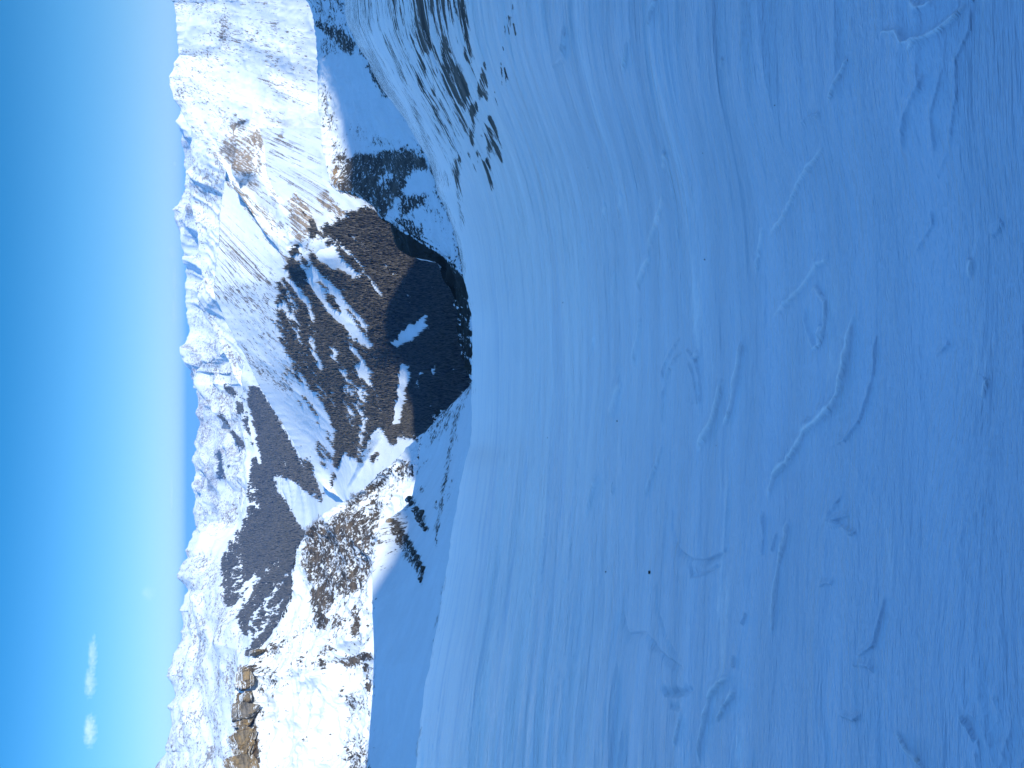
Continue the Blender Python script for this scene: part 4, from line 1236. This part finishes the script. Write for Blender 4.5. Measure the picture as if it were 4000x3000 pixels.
def make_apron():
    """the same snow continuing beside and under the camera"""
    out = []
    for lo, hi, r0_, r1_, sgn in ((40.0, 104.0, 0.25, 320.0, 1), (40.0, 104.0, 0.25, 320.0, -1), (-41.0, 41.0, 0.05, 1.5, 1)):
        ph = np.radians(np.linspace(lo, hi, 110)) * sgn
        rr = np.geomspace(r0_, r1_, 260 if r1_ > 2 else 40)
        PH, RR = np.meshgrid(ph, rr)
        X, Y = RR * np.sin(PH), RR * np.cos(PH)
        th = np.clip(np.tan(np.clip(PH, -1.5, 1.5)), -0.86, 0.86)
        th = np.where(np.abs(PH) > 1.5, 0.86 * np.sign(PH), th)
        T, Tn, Ye = np.interp(th, th_s, T_f), np.interp(th, th_s, T_w), np.interp(th, th_s, Y_f)
        Yr = RR * np.minimum(np.cos(PH), 0.7581) if r1_ > 2 else Y
        Yr = np.where(np.abs(PH) > 0.71, RR * 0.7581, Y)
        bl = sstep(4, 60, Yr)
        Z = Y * (T * bl + Tn * (1 - bl)) - EYE * (1 - np.clip(Yr / Ye, 0, 1))
        P = np.stack([X, Y, Z], -1)
        q = np.stack([X / 2.0, Y / 0.9, 0 * X], -1)
        P[..., 2] += (0.02 * fbm(q, 4, seed=91) + 0.10 * fbm(q / 6, 3, seed=92) * sstep(3, 12, RR)) * np.clip(RR / 3, 0.1, 2) * sstep(0.705, 0.80, np.abs(PH))
        P[..., 2] -= (0.02 + 0.012 * RR) * sstep(0.712, 0.699, np.abs(PH))
        out.append(P)
    V = np.concatenate([p.reshape(-1, 3) for p in out])
    F, b = [], 0
    for p in out:
        F.append(grid_faces(*p.shape[:2]) + b)
        b += p.shape[0] * p.shape[1]
    me = mesh_from('snow', V, np.concatenate(F))
    rr = np.linalg.norm(V, axis=-1)
    set_attr(me, 'rock', 0.42 * sstep(40, 120, rr) * (V[:, 0] > 0))
    set_attr(me, 'crust', np.zeros(len(V)))
    set_attr(me, 'far_pale', sstep(1.3, 13.0, rr) ** 0.5)  # same painted near-to-far shading as on the main slope
    set_vattr(me, 'flow', np.stack([V[:, 0], V[:, 1], 0 * rr], -1))
    set_vattr(me, 'plan', np.stack([V[:, 0], V[:, 1], 0 * rr], -1))
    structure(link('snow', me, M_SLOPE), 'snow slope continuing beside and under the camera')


me, SLOPE_P = make_slope()
M_SLOPE = slope_material()
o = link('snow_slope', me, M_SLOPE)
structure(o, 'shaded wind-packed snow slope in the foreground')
make_apron()

# ------------------------------------------------------------------ sun and the summit ridge that shades the near slope
SUN_AZ = R(42)       # from straight behind towards the right
SUN_EL = R(26)
S_H = np.array([math.sin(SUN_AZ), -math.cos(SUN_AZ)])
N_H = np.array([math.cos(SUN_AZ), math.sin(SUN_AZ)])
TE = math.tan(SUN_EL)


def ab(P):
    P = np.asarray(P)
    a = P[..., 0] * N_H[0] + P[..., 1] * N_H[1]
    q = P[..., 0] * S_H[0] + P[..., 1] * S_H[1]
    return a, P[..., 2] - q * TE



for nm, px, py in (('bank', 1440, 2850), ('bank', 1470, 2500), ('bank', 1460, 2250), ('bank', 1480, 2200), ('bank', 1500, 2150), ('bank', 1550, 2150), ('bank', 1500, 2100), ('bank', 1540, 2040), ('bank', 1590, 2000), ('bank', 1620, 1900), ('bank', 1700, 1700),
                   ('cliff', 1250, 250), ('cliff', 1280, 320), ('cliff', 1310, 420), ('cliff', 1340, 560), ('cliff', 1365, 660), ('cliff', 1345, 750), ('cliff', 1250, 500), ('cliff', 1500, 840), ('cliff', 1600, 990), ('cliff', 1780, 1200), ('cliff', 1240, 60), ('cliff', 1400, 400),
                   ('ridge', 1560, 1780), ('ridge', 1600, 1880), ('ridge', 1550, 1950), ('ridge', 1500, 2000), ('ridge', 1620, 1750), ('ridge', 1440, 2300), ('ridge', 1440, 2900), ('ridge', 1300, 2200),
                   ('valley', 1640, 1010), ('valley', 1600, 1040), ('valley', 1560, 1100), ('valley', 1500, 1180), ('valley', 1500, 1280), ('valley', 1560, 1390), ('valley', 1570, 1450), ('valley', 1560, 1600), ('valley', 1500, 1760), ('valley', 1700, 1200), ('valley', 1750, 1400), ('valley', 1620, 1690),
                   ('mountain', 1250, 100), ('mountain', 1250, 600), ('mountain', 1400, 830)):
    a_, b_ = ab(surf(nm, px, py))
    print('AB %s %d %d  a=%.0f b=%.0f' % (nm, px, py, a_, b_))

R_PTS = np.array([(-900, 170), (-200, 160), (60, 100), (110, 92), (136, 84), (150, 66), (175, 60), (198, 61), (212, 68), (240, 72), (320, 66), (400, 56), (445, 49), (468, 44), (494, 43), (526, 41), (554, 43), (572, 46), (585, 70), (598, 138), (640, 142),
                  (670, 140), (760, 180), (900, 200), (1150, 180), (1300, 235), (1400, 245), (1560, 238), (1640, 250), (1700, 244), (1740, 236), (1768, 254), (1796, 272), (1808, 215), (1820, 100), (1834, 0), (1900, -80), (2000, -120), (2200, -220), (2900, -420)], float)


def make_summit():
    A = np.arange(-900, 2901, 12.0)
    Rz = smooth1(np.interp(A, R_PTS[:, 0], R_PTS[:, 1]), 0)
    QR = 900.0
    rows = []
    for q in np.concatenate([np.linspace(330, 885, 48), [QR], np.linspace(915, 2200, 50)]):
        top = Rz + QR * TE
        d = abs(q - QR)
        z = top - d * (0.62 if q < QR else 0.75)
        p = np.stack([A * N_H[0] + q * S_H[0], A * N_H[1] + q * S_H[1], z], -1)
        if q != QR:
            p[:, 2] += (fbm(p / 260.0, 5, seed=3) - 0.35) * np.minimum(d * 0.35, 70)
        rows.append(p)
    P = np.array(rows)
    me = mesh_from('hills_summit', P, grid_faces(*P.shape[:2]))
    set_attr(me, 'rock', np.full(P.shape[:2], 0.35) + 0.2 * fbm(P / 200.0, 3))
    set_attr(me, 'wood', np.zeros(P.shape[:2]))
    set_attr(me, 'ochre', np.zeros(P.shape[:2]))
    set_vattr(me, 'flow', P)
    o = link('hills_summit', me, M_FLANK)
    structure(o, 'summit ridge of our own mountain beside and behind the slope')


make_summit()


def make_shade_wall():  # unseen wall added to block sky light and darken the near snow
    xs = np.linspace(-90, 90, 181)
    us = np.linspace(0, 1, 90) ** 1.4
    X, U = np.meshgrid(xs, us)
    Yy = -1.2 - U * 75 - np.abs(X) * 0.10
    Tn = np.interp(0.0, th_s, T_w)
    Zz = -1.62 + U * 105 + np.abs(X) * 0.06 - np.abs(Tn) * -1.0 - 0.25
    P = np.stack([X, Yy, Zz], -1)
    P[..., 2] += 1.2 * fbm(P / 14.0, 4) * U ** 0.5
    me = mesh_from('shade_wall', P, grid_faces(*P.shape[:2]))
    set_attr(me, 'rock', np.full(P.shape[:2], 0.62))  # mostly dark rock, so less light bounces onto the near snow
    set_attr(me, 'crust', np.zeros(P.shape[:2]))
    set_vattr(me, 'flow', P)
    set_vattr(me, 'plan', P)
    structure(link('shade_wall', me, M_SLOPE), 'unseen wall added behind the camera to darken the near snow')


make_shade_wall()

# plain reaching the horizon beyond the ranges
W = 260000.0
me = mesh_from('ground', [(-W, -20000, -1650), (W, -20000, -1650), (W, W, -1650), (-W, W, -1650)], [(0, 1, 2, 3)], False)
mat = bpy.data.materials.new('far_lowland')
mat.use_nodes = True
t = NT(mat)
tc = t.n('ShaderNodeTexCoord')
nz = t.noise(tc.outputs['Object'], 1 / 9000.0, 6, 0.6)
bs = t.n('ShaderNodeBsdfPrincipled')
t.l(t.mix(t.smooth(nz, 0.4, 0.6), (0.16, 0.17, 0.16), (0.62, 0.66, 0.70)), bs.inputs['Base Color'])
bs.inputs['Roughness'].default_value = 0.9
out = t.n('ShaderNodeOutputMaterial')
t.l(bs.outputs[0], out.inputs[0])
structure(link('ground', me, mat), 'far lowland reaching the horizon beyond the ranges')


# ------------------------------------------------------------------ woods
def trees(name, layer, n, hgt, wid, sides, tiers, mat, label, seedv, thr=(0.36, 0.62), shear=1.25):
    g = np.random.default_rng(seedv)
    L = LAY[layer]
    nf = L['nfront']
    P, wd = L['P'][:nf], L['wood'][:nf]
    a = np.linalg.norm(np.cross(P[1:, :-1] - P[:-1, :-1], P[:-1, 1:] - P[:-1, :-1]), axis=-1)
    m = sstep(0.15, 0.5, wd[:-1, :-1])
    vis = (L['py'][:nf][:-1, :-1] > -150) & (L['py'][:nf][:-1, :-1] < 3150)
    w = (a * m * vis).ravel()
    idx = g.choice(w.size, size=n, p=w / w.sum())
    i, j = np.unravel_index(idx, a.shape)
    u, v = g.random(n), g.random(n)
    B = (P[i, j] * ((1 - u) * (1 - v))[:, None] + P[i + 1, j] * (u * (1 - v))[:, None] + P[i, j + 1] * ((1 - u) * v)[:, None] + P[i + 1, j + 1] * (u * v)[:, None])
    wv = wd[i, j]
    bx_, by_ = to_pix(B)
    rr_ = np.linalg.norm(B, axis=-1)
    fq = np.stack([(by_ - shear * bx_) * rr_ / FPX / (hgt * 1.3), bx_ * rr_ / FPX / (hgt * 7), 0 * rr_], -1)
    nn = fbm(B / (hgt * 2.2), 3, seed=4) * 0.5 + fbm(fq, 3, seed=6) * 0.75 + (g.random(n) - 0.5) * 0.25
    keep = sstep(thr[0], thr[1], wv + nn) > g.random(n) * 0.9
    B = B[keep]
    n = len(B)
    H = hgt * (0.65 + 0.7 * g.random(n))
    W_ = wid * (0.7 + 0.6 * g.random(n)) * H / hgt
    rot = g.random(n) * 6.28
    V, F = [], []
    lean = g.normal(size=(n, 2)) * 0.03
    base = 0
    for k in range(tiers):
        z0 = 0.02 + 0.86 * (k / tiers) * 0.9
        z1 = 1.0 if k == tiers - 1 else z0 + 1.25 / tiers
        rr = 1.0 - 0.62 * k / max(tiers - 1, 1) if tiers > 1 else 1.0
        ring = []
        for s in range(sides):
            an = rot + 6.2832 * s / sides + k * 0.7
            jr = 0.75 + 0.5 * g.random(n)
            ring.append(np.stack([B[:, 0] + np.cos(an) * W_ * rr * jr + lean[:, 0] * H * z0, B[:, 1] + np.sin(an) * W_ * rr * jr + lean[:, 1] * H * z0, B[:, 2] + H * (z0 + 0.05 * g.random(n)) - 0.4], -1))
        ring.append(np.stack([B[:, 0] + lean[:, 0] * H * z1, B[:, 1] + lean[:, 1] * H * z1, B[:, 2] + H * z1], -1))
        V.append(np.stack(ring, 1))
    V = np.stack(V, 1)                       # n, tiers, sides+1, 3
    per = tiers * (sides + 1)
    tri = []
    for k in range(tiers):
        b = k * (sides + 1)
        for s in range(sides):
            tri.append((b + s, b + (s + 1) % sides, b + sides))
    tri = np.array(tri)
    F = (np.arange(n)[:, None, None] * per + tri[None]).reshape(-1, 3)
    me = mesh_from(name, V.reshape(-1, 3), F, False)
    tint = np.repeat(g.random(n), per)
    set_attr(me, 'tint', tint)
    o = link(name, me, mat)
    o['kind'] = 'stuff'
    o['label'] = label
    o['category'] = 'forest'
    print(name, n)
    return o


def tree_mat(name, c1, c2):
    m = bpy.data.materials.new(name)
    m.use_nodes = True
    t = NT(m)
    a = t.attr('tint').outputs['Fac']
    bs = t.n('ShaderNodeBsdfPrincipled')
    t.l(t.mix(a, c1, c2), bs.inputs['Base Color'])
    bs.inputs['Roughness'].default_value = 0.9
    bs.inputs['Specular IOR Level'].default_value = 0.1
    out = t.n('ShaderNodeOutputMaterial')
    t.l(bs.outputs[0], out.inputs[0])
    return m


TM = tree_mat('bare_larch_and_pine', (0.014, 0.018, 0.019), (0.140, 0.128, 0.108))
TM2 = tree_mat('far_conifers', (0.052, 0.056, 0.058), (0.100, 0.097, 0.092))
trees('forest', 'mountain', 14000, 14.0, 2.5, 5, 2, TM, 'grey brown wood under the cliffs of the big mountain', 23)
trees('forest', 'valley', 60000, 14.0, 2.5, 5, 2, TM, 'brown grey wood covering the slope across the valley', 21)
trees('forest', 'hills_left', 42000, 20.0, 6.0, 4, 1, TM2, 'far blue grey wood at the foot of the left peaks', 22, shear=-1.2)


# ------------------------------------------------------------------ loose rocks, boulders and cliff towers
def ico(sub=3):
    import bmesh
    bm = bmesh.new()
    bmesh.ops.create_icosphere(bm, subdivisions=sub, radius=1.0)
    V = np.array([v.co[:] for v in bm.verts])
    F = np.array([[v.index for v in f.verts] for f in bm.faces])
    bm.free()
    return V, F


ICO = ico(4)
ICO_FINE = ico(6)


def rock_thing(name, centre, size, seedv, mat, label, cat='rock', group=None, rough=0.35, boxy=1.0, yaw=0.0, sink=0.25):
    V, F = ICO_FINE if boxy < 0.6 else ICO
    V = V.copy()
    if boxy < 1:
        V = np.sign(V) * np.abs(V) ** boxy
        V /= np.maximum(np.abs(V).max(), 1e-6)
    n = fbm(V * 1.3 + seedv * 3.1, 4, 0.6, seed=seedv)
    cr = ridged(V * 1.7 + seedv * 1.7, 3, seed=seedv + 5)
    # facet: quantise a little along random planes
    g = np.random.default_rng(int(seedv * 10))
    for _ in range(9):
        d = g.normal(size=3)
        d /= np.linalg.norm(d)
        lim = 0.62 + 0.25 * g.random()
        pr = V @ d
        V = V - np.where(pr > lim, (pr - lim) * 0.85, 0)[:, None] * d
    V = V * (1 + rough * n + rough * 0.35 * (cr - 0.5))[:, None]
    if boxy < 0.6:
        # ledges and vertical joints of a layered cliff
        led = perlin(np.stack([V[:, 0] * 0.7, V[:, 1] * 0.7, V[:, 2] * 6.0 + seedv], -1)) + 0.5 * perlin(np.stack([V[:, 0] * 1.2, V[:, 1] * 1.2, V[:, 2] * 14.0 + seedv], -1))
        jnt = ridged(np.stack([V[:, 0] * 2.2 + seedv, V[:, 1] * 2.2, V[:, 2] * 0.5], -1), 3, seed=seedv)
        V[:, :2] *= (1 + 0.16 * np.round(led * 3) / 3 - 0.22 * sstep(0.5, 0.9, jnt))[:, None]
        V[:, 2] *= 1 + 0.12 * fbm(V * 2.5, 3, seed=seedv + 2)
    V = V * np.array(size)
    c, s_ = math.cos(yaw), math.sin(yaw)
    V = np.stack([V[:, 0] * c - V[:, 1] * s_, V[:, 0] * s_ + V[:, 1] * c, V[:, 2]], -1)
    V[:, 2] += size[2] * (1 - 2 * sink)
    me = mesh_from(name, V, F, False)
    o = link(name, me, mat)
    o.location = centre
    o['label'] = label
    o['category'] = cat
    if group:
        o['group'] = group
    return o


def rock_mat(name, unit, a, b, c, snow=0.5):
    m = bpy.data.materials.new(name)
    m.use_nodes = True
    t = NT(m)
    P = t.n('ShaderNodeTexCoord').outputs['Object']
    sep = t.n('ShaderNodeSeparateXYZ')
    t.l(P, sep.inputs[0])
    cb = t.n('ShaderNodeCombineXYZ')
    for i, k in enumerate((0.2, 0.2, 1.0)):
        t.l(t.math('MULTIPLY', sep.outputs[i], k), cb.inputs[i])
    bed = t.noise(cb.outputs[0], 1 / unit, 6, 0.65, 0.6)
    pat = t.noise(P, 1 / (unit * 3), 4, 0.6)
    col = t.mix(t.smooth(bed, 0.36, 0.62), a, b)
    col = t.mix(t.smooth(pat, 0.45, 0.65), col, c)
    geo = t.n('ShaderNodeNewGeometry')
    sn = t.n('ShaderNodeSeparateXYZ')
    t.l(geo.outputs['Normal'], sn.inputs[0])
    fine = t.noise(P, 1 / (unit * 0.9), 5, 0.65)
    up = t.math('ADD', sn.outputs[2], t.math('MULTIPLY', t.math('SUBTRACT', fine, 0.5), 1.6))
    col = t.mix(t.smooth(up, 1.0 - snow, 1.05 - snow), col, SNOW)
    bs = t.n('ShaderNodeBsdfPrincipled')
    t.l(col, bs.inputs['Base Color'])
    bs.inputs['Roughness'].default_value = 0.9
    bs.inputs['Specular IOR Level'].default_value = 0.15
    bp = t.n('ShaderNodeBump')
    bp.inputs['Distance'].default_value = unit * 0.8
    bp.inputs['Strength'].default_value = 0.8
    t.l(t.math('ADD', bed, fine), bp.inputs['Height'])
    t.l(bp.outputs[0], bs.inputs['Normal'])
    out = t.n('ShaderNodeOutputMaterial')
    t.l(bs.outputs[0], out.inputs[0])
    return m


DARK = rock_mat('dark_rock', 0.7, (0.035, 0.033, 0.032), (0.085, 0.078, 0.07), (0.11, 0.10, 0.085), 0.28)
OCHRE = rock_mat('ochre_rock', 4.0, (0.085, 0.072, 0.055), (0.21, 0.17, 0.115), (0.26, 0.185, 0.095), 0.42)
GREYR = rock_mat('grey_rock', 4.0, (0.065, 0.062, 0.058), (0.17, 0.155, 0.135), (0.21, 0.17, 0.115), 0.42)
STONE = rock_mat('bare_stone', 0.05, (0.022, 0.021, 0.02), (0.05, 0.045, 0.04), (0.06, 0.05, 0.04), -0.2)

ORD = ['topmost', 'second', 'third', 'fourth', 'fifth', 'sixth', 'seventh', 'eighth', 'ninth', 'tenth', 'eleventh', 'twelfth', 'thirteenth', 'fourteenth']
chain = [(1600, 1945, 22), (1614, 1968, 20), (1633, 1992, 26), (1650, 2012, 34), (1646, 2032, 20), (1655, 2050, 18), (1668, 2066, 18)]
for k, (px, py, w) in enumerate(chain):
    c = surf('bank', px, py)
    r = np.linalg.norm(c)
    s = w * r / FPX * 0.62
    rock_thing('boulder', c, (s, s * 0.9, s * 1.15), 3.0 + k, DARK, '%s dark boulder of the short chain of rocks, from the high end' % ORD[k], 'boulder', 'boulders of the short chain on the shaded bank', yaw=k * 1.1)
rib = [(1530, 2036, 22), (1552, 2058, 20), (1562, 2078, 26), (1575, 2094, 20), (1592, 2104, 24), (1600, 2125, 28), (1612, 2146, 24), (1622, 2160, 26), (1634, 2180, 24), (1644, 2205, 26), (1655, 2225, 24), (1650, 2262, 18), (1562, 2112, 22)]
for k, (px, py, w) in enumerate(rib):
    c = surf('bank', px, py)
    r = np.linalg.norm(c)
    s = w * r / FPX * 0.62
    rock_thing('boulder', c, (s, s * 0.9, s * 1.1), 13.0 + k, DARK if k else rock_mat('sunlit_rock', 0.7, (0.13, 0.11, 0.085), (0.22, 0.185, 0.14), (0.25, 0.19, 0.12), 0.1),
               ('tan boulder in the sun at the high end of the long rock rib' if k == 0 else '%s dark boulder of the long rock rib, from the high end' % ORD[k]), 'boulder', 'boulders of the long rib on the shaded bank', yaw=k * 0.9)

towers = [(962, 2640, 30, 36, 'squat ochre rock tower, the smaller one standing apart near the wood', OCHRE), (1012, 2543, 26, 9, 'narrow flat ochre ledge above the dark wooded gullies', OCHRE),
          (968, 2722, 22, 24, 'grey broken rock block above the big ochre tower', GREYR), (972, 2775, 42, 30, 'broad grey brown rock tower next to the grey block', GREYR), (958, 2815, 36, 26, 'brown rock tower with a dark cleft, between the broad tower and the cliff', OCHRE),
          (962, 2880, 48, 32, 'ochre cliff face streaked with snow, taller than its neighbours', OCHRE), (962, 2930, 44, 28, 'banded ochre cliff block next to the tallest face', OCHRE), (958, 2985, 52, 36, 'ochre cliff block cut by the frame edge', OCHRE)]
for k, (px, py, hh, ww, lab, m) in enumerate(towers):
    c = surf('ridge', px + hh * 0.8, py)
    r = np.linalg.norm(c)
    k_ = r / FPX
    rock_thing('rock_tower', c, (ww * k_ * 1.05, 16.0, hh * k_ * 1.1), 33.0 + k, m, lab, 'rock tower', 'ochre rock towers on the left skyline', rough=0.16, boxy=0.3, sink=0.1, yaw=0.5)

stones = [(2540, 2234, 13, 25, 'largest black stone, on the left of the snow slope'), (2412, 1644, 9, 9, 'round black stone just below the bright white drift'),
          (2755, 1014, 8, 9, 'slanting black stone low on the right of the slope'), (2368, 2232, 6, 12, 'small dark stone uphill of the largest black stone'),
          (2747, 597, 5, 5, 'tiny dark stone far to the right on smooth snow'), (3027, 411, 6, 6, 'tiny dark stone nearest the camera, on the right'),
          (2798, 1740, 5, 5, 'tiny dark stone below the curved crust ridges'), (2297, 655, 4, 5, 'tiny dark stone on the streaked snow at the right'),
          (2138, 1710, 5, 6, 'tiny dark stone among the fine streaks near the slope edge'), (2200, 1184, 3, 8, 'speck of stone on the pale middle of the slope')]
STP = SLOPE_P
spx, spy = to_pix(STP)
for k, (px, py, hh, ww, lab) in enumerate(stones):
    d2 = (spx - px) ** 2 + (spy - py) ** 2
    c = STP[np.unravel_index(np.argmin(d2), d2.shape)]
    r = np.linalg.norm(c)
    s = 0.26 * r / FPX
    rock_thing('stone', c, (ww * s, ww * s, max(hh, 4) * s * 1.3), 50.0 + k, STONE, lab, 'stone', 'loose stones on the snow slope', sink=0.2, yaw=k, rough=0.75)

# ------------------------------------------------------------------ clouds
def cloud(px, py, r, w, h, seedv, label, dens, tint=(1.0, 1.0, 1.0)):
    c = at(px, py, np.array(r))
    k = np.linalg.norm(c) / FPX
    V, F = ICO
    V = V.copy() * (1 + 0.35 * fbm(V * 1.6 + seedv, 4, seed=seedv))[:, None]
    sx, sz = w * k / 2, h * k / 2
    V = V * np.array([sx, sz * 1.6, sz])
    me = mesh_from('cloud', V, F, True)
    m = bpy.data.materials.new('cloud_vapour')
    m.use_nodes = True
    t = NT(m)
    tc = t.n('ShaderNodeTexCoord')
    mp = t.n('ShaderNodeMapping')
    mp.inputs['Scale'].default_value = (1 / sx, 1 / (sz * 1.6), 1 / sz)
    t.l(tc.outputs['Object'], mp.inputs[0])
    ln = t.n('ShaderNodeVectorMath', operation='LENGTH')
    t.l(mp.outputs[0], ln.inputs[0])
    n1 = t.noise(tc.outputs['Object'], 1.6 / sz, 5, 0.62)
    x = t.math('ADD', t.math('SUBTRACT', 1.0, ln.outputs['Value']), t.math('MULTIPLY', t.math('SUBTRACT', n1, 0.5), 2.4))
    pv = t.n('ShaderNodeVolumePrincipled')
    pv.inputs['Color'].default_value = (*tint, 1)
    pv.inputs['Anisotropy'].default_value = -0.4
    t.l(t.math('MULTIPLY', t.smooth(x, 0.05, 0.75), dens / sz), pv.inputs['Density'])
    out = t.n('ShaderNodeOutputMaterial')
    t.l(pv.outputs[0], out.inputs[1])
    o = link('cloud', me, m)
    o.location = c
    o['label'] = label
    o['category'] = 'cloud'
    return o


for a in ((352, 2855, 26000, 125, 46, 1.0, 'white puff of cloud nearest the frame edge, compact and alone', 0.28),
          (352, 2668, 26000, 120, 42, 2.0, 'white puff of cloud beside the compact one, broad half of a pair', 0.2),
          (362, 2560, 26000, 150, 34, 3.0, 'thinner tapering puff of cloud, farther half of a pair', 0.18),
          (578, 2318, 70000, 60, 60, 4.0, 'faint purplish ring of cloud above the left peaks', 0.05),
          (676, 990, 70000, 60, 40, 5.0, 'faint purplish wisp beside the sharp skyline peak', 0.05),
          (682, 1090, 70000, 130, 20, 6.0, 'long faint wisp of cloud low over the middle skyline', 0.07),
          (682, 1210, 70000, 150, 28, 7.0, 'broad faint purplish wisp low over the middle skyline', 0.07),
          (670, 1940, 70000, 190, 14, 8.0, 'thin flat purplish wisp over the far jagged range', 0.07),
          (684, 640, 70000, 26, 18, 9.0, 'tiny grey wisp over the shoulder of the big mountain', 0.08)):
    cloud(*a[:7], a[7] if isinstance(a[7], float) else 0.5) if False else cloud(a[0], a[1], a[2], a[3], a[4], a[5], a[6], a[7])

# ------------------------------------------------------------------ air
zs = [float((np.array(o.bound_box)[:, 2] + o.location.z).max()) for o in scene.objects if o.type == 'MESH' and o.name.split('.')[0] != 'cloud']
zl = [float((np.array(o.bound_box)[:, 2] + o.location.z).min()) for o in scene.objects if o.type == 'MESH' and o.name.split('.')[0] not in ('cloud',)]
ztop, zbot = max(zs) + 15.0, min(zl) - 1.0
print('haze', zbot, ztop)
HX, HY0, HY1 = W + 10, -20010.0, W + 10
bx = [(x, y, z) for x in (-HX, HX) for y in (HY0, HY1) for z in (zbot, ztop)]
me = mesh_from('haze', bx, [(0, 1, 3, 2), (4, 6, 7, 5), (0, 4, 5, 1), (2, 3, 7, 6), (0, 2, 6, 4), (1, 5, 7, 3)], False)
m = bpy.data.materials.new('thin_air')
m.use_nodes = True
t = NT(m)
pv = t.n('ShaderNodeVolumePrincipled')
pv.inputs['Color'].default_value = (0.20, 0.50, 1.0, 1)
pv.inputs['Density'].default_value = 1.7e-5
pv.inputs['Anisotropy'].default_value = 0.0
out = t.n('ShaderNodeOutputMaterial')
t.l(pv.outputs[0], out.inputs[1])
o = link('haze', me, m)
o['kind'] = 'stuff'
o['label'] = 'thin blue haze filling the air'
o['category'] = 'haze'

# ------------------------------------------------------------------ sky and sun
w = bpy.data.worlds.new("World")
scene.world = w
w.use_nodes = True
wt = w.node_tree
bg = wt.nodes['Background']
sky = wt.nodes.new('ShaderNodeTexSky')
sky.sky_type = 'NISHITA'
sky.sun_disc = False
sky.sun_elevation = SUN_EL
sky.sun_rotation = math.atan2(S_H[0], S_H[1])
sky.altitude = 3000
sky.air_density = 1.0
sky.dust_density = 0.0
sky.ozone_density = 6.0
tc = wt.nodes.new('ShaderNodeTexCoord')
sx = wt.nodes.new('ShaderNodeSeparateXYZ')
wt.links.new(tc.outputs['Generated'], sx.inputs[0])
ramp = wt.nodes.new('ShaderNodeValToRGB')
wt.links.new(sx.outputs[2], ramp.inputs[0])
SKY_STOPS = [(0.0, (.32, .335, .32)), (.035, (.275, .318, .325)), (.118, (.162, .318, .34)), (.19, (.065, .265, .31)), (.34, (.40, .92, .97)), (.50, (.97, 1.26, 1.18)), (1.0, (1.18, 1.34, 1.20))]
els = ramp.color_ramp.elements
while len(els) < len(SKY_STOPS):
    els.new(0.5)
for e, (p, c) in zip(els, SKY_STOPS):
    e.position = p
    e.color = (c[0] / 1.4, c[1] / 1.4, c[2] / 1.4, 1)
mul = wt.nodes.new('ShaderNodeMix')
mul.data_type = 'RGBA'
mul.blend_type = 'MULTIPLY'
mul.inputs[0].default_value = 1.0
wt.links.new(sky.outputs[0], mul.inputs[6])
wt.links.new(ramp.outputs[0], mul.inputs[7])
sc_ = wt.nodes.new('ShaderNodeVectorMath')
sc_.operation = 'SCALE'
sc_.inputs['Scale'].default_value = 1.4
wt.links.new(mul.outputs[2], sc_.inputs[0])
wt.links.new(sc_.outputs[0], bg.inputs[0])
bg.inputs[1].default_value = 0.15

sun = bpy.data.lights.new('sun', 'SUN')
sun.energy = 2.3
sun.angle = R(0.53)
sun.color = (1.0, 0.93, 0.81)
so = bpy.data.objects.new('sun', sun)
scene.collection.objects.link(so)
sd = Vector((S_H[0] * math.cos(SUN_EL), S_H[1] * math.cos(SUN_EL), math.sin(SUN_EL)))
so.rotation_euler = sd.to_track_quat('Z', 'Y').to_euler()

vs = scene.view_settings
scene.display_settings.display_device = 'sRGB'
vs.view_transform = 'Standard'
vs.look = 'None'
vs.gamma = 1.0
vs.exposure = 1.37
scene.render.engine = 'CYCLES'
scene.cycles.use_denoising = True
scene.cycles.max_bounces = 6
scene.cycles.diffuse_bounces = 3
scene.cycles.volume_bounces = 2
scene.cycles.use_adaptive_sampling = True
scene.cycles.adaptive_threshold = 0.01
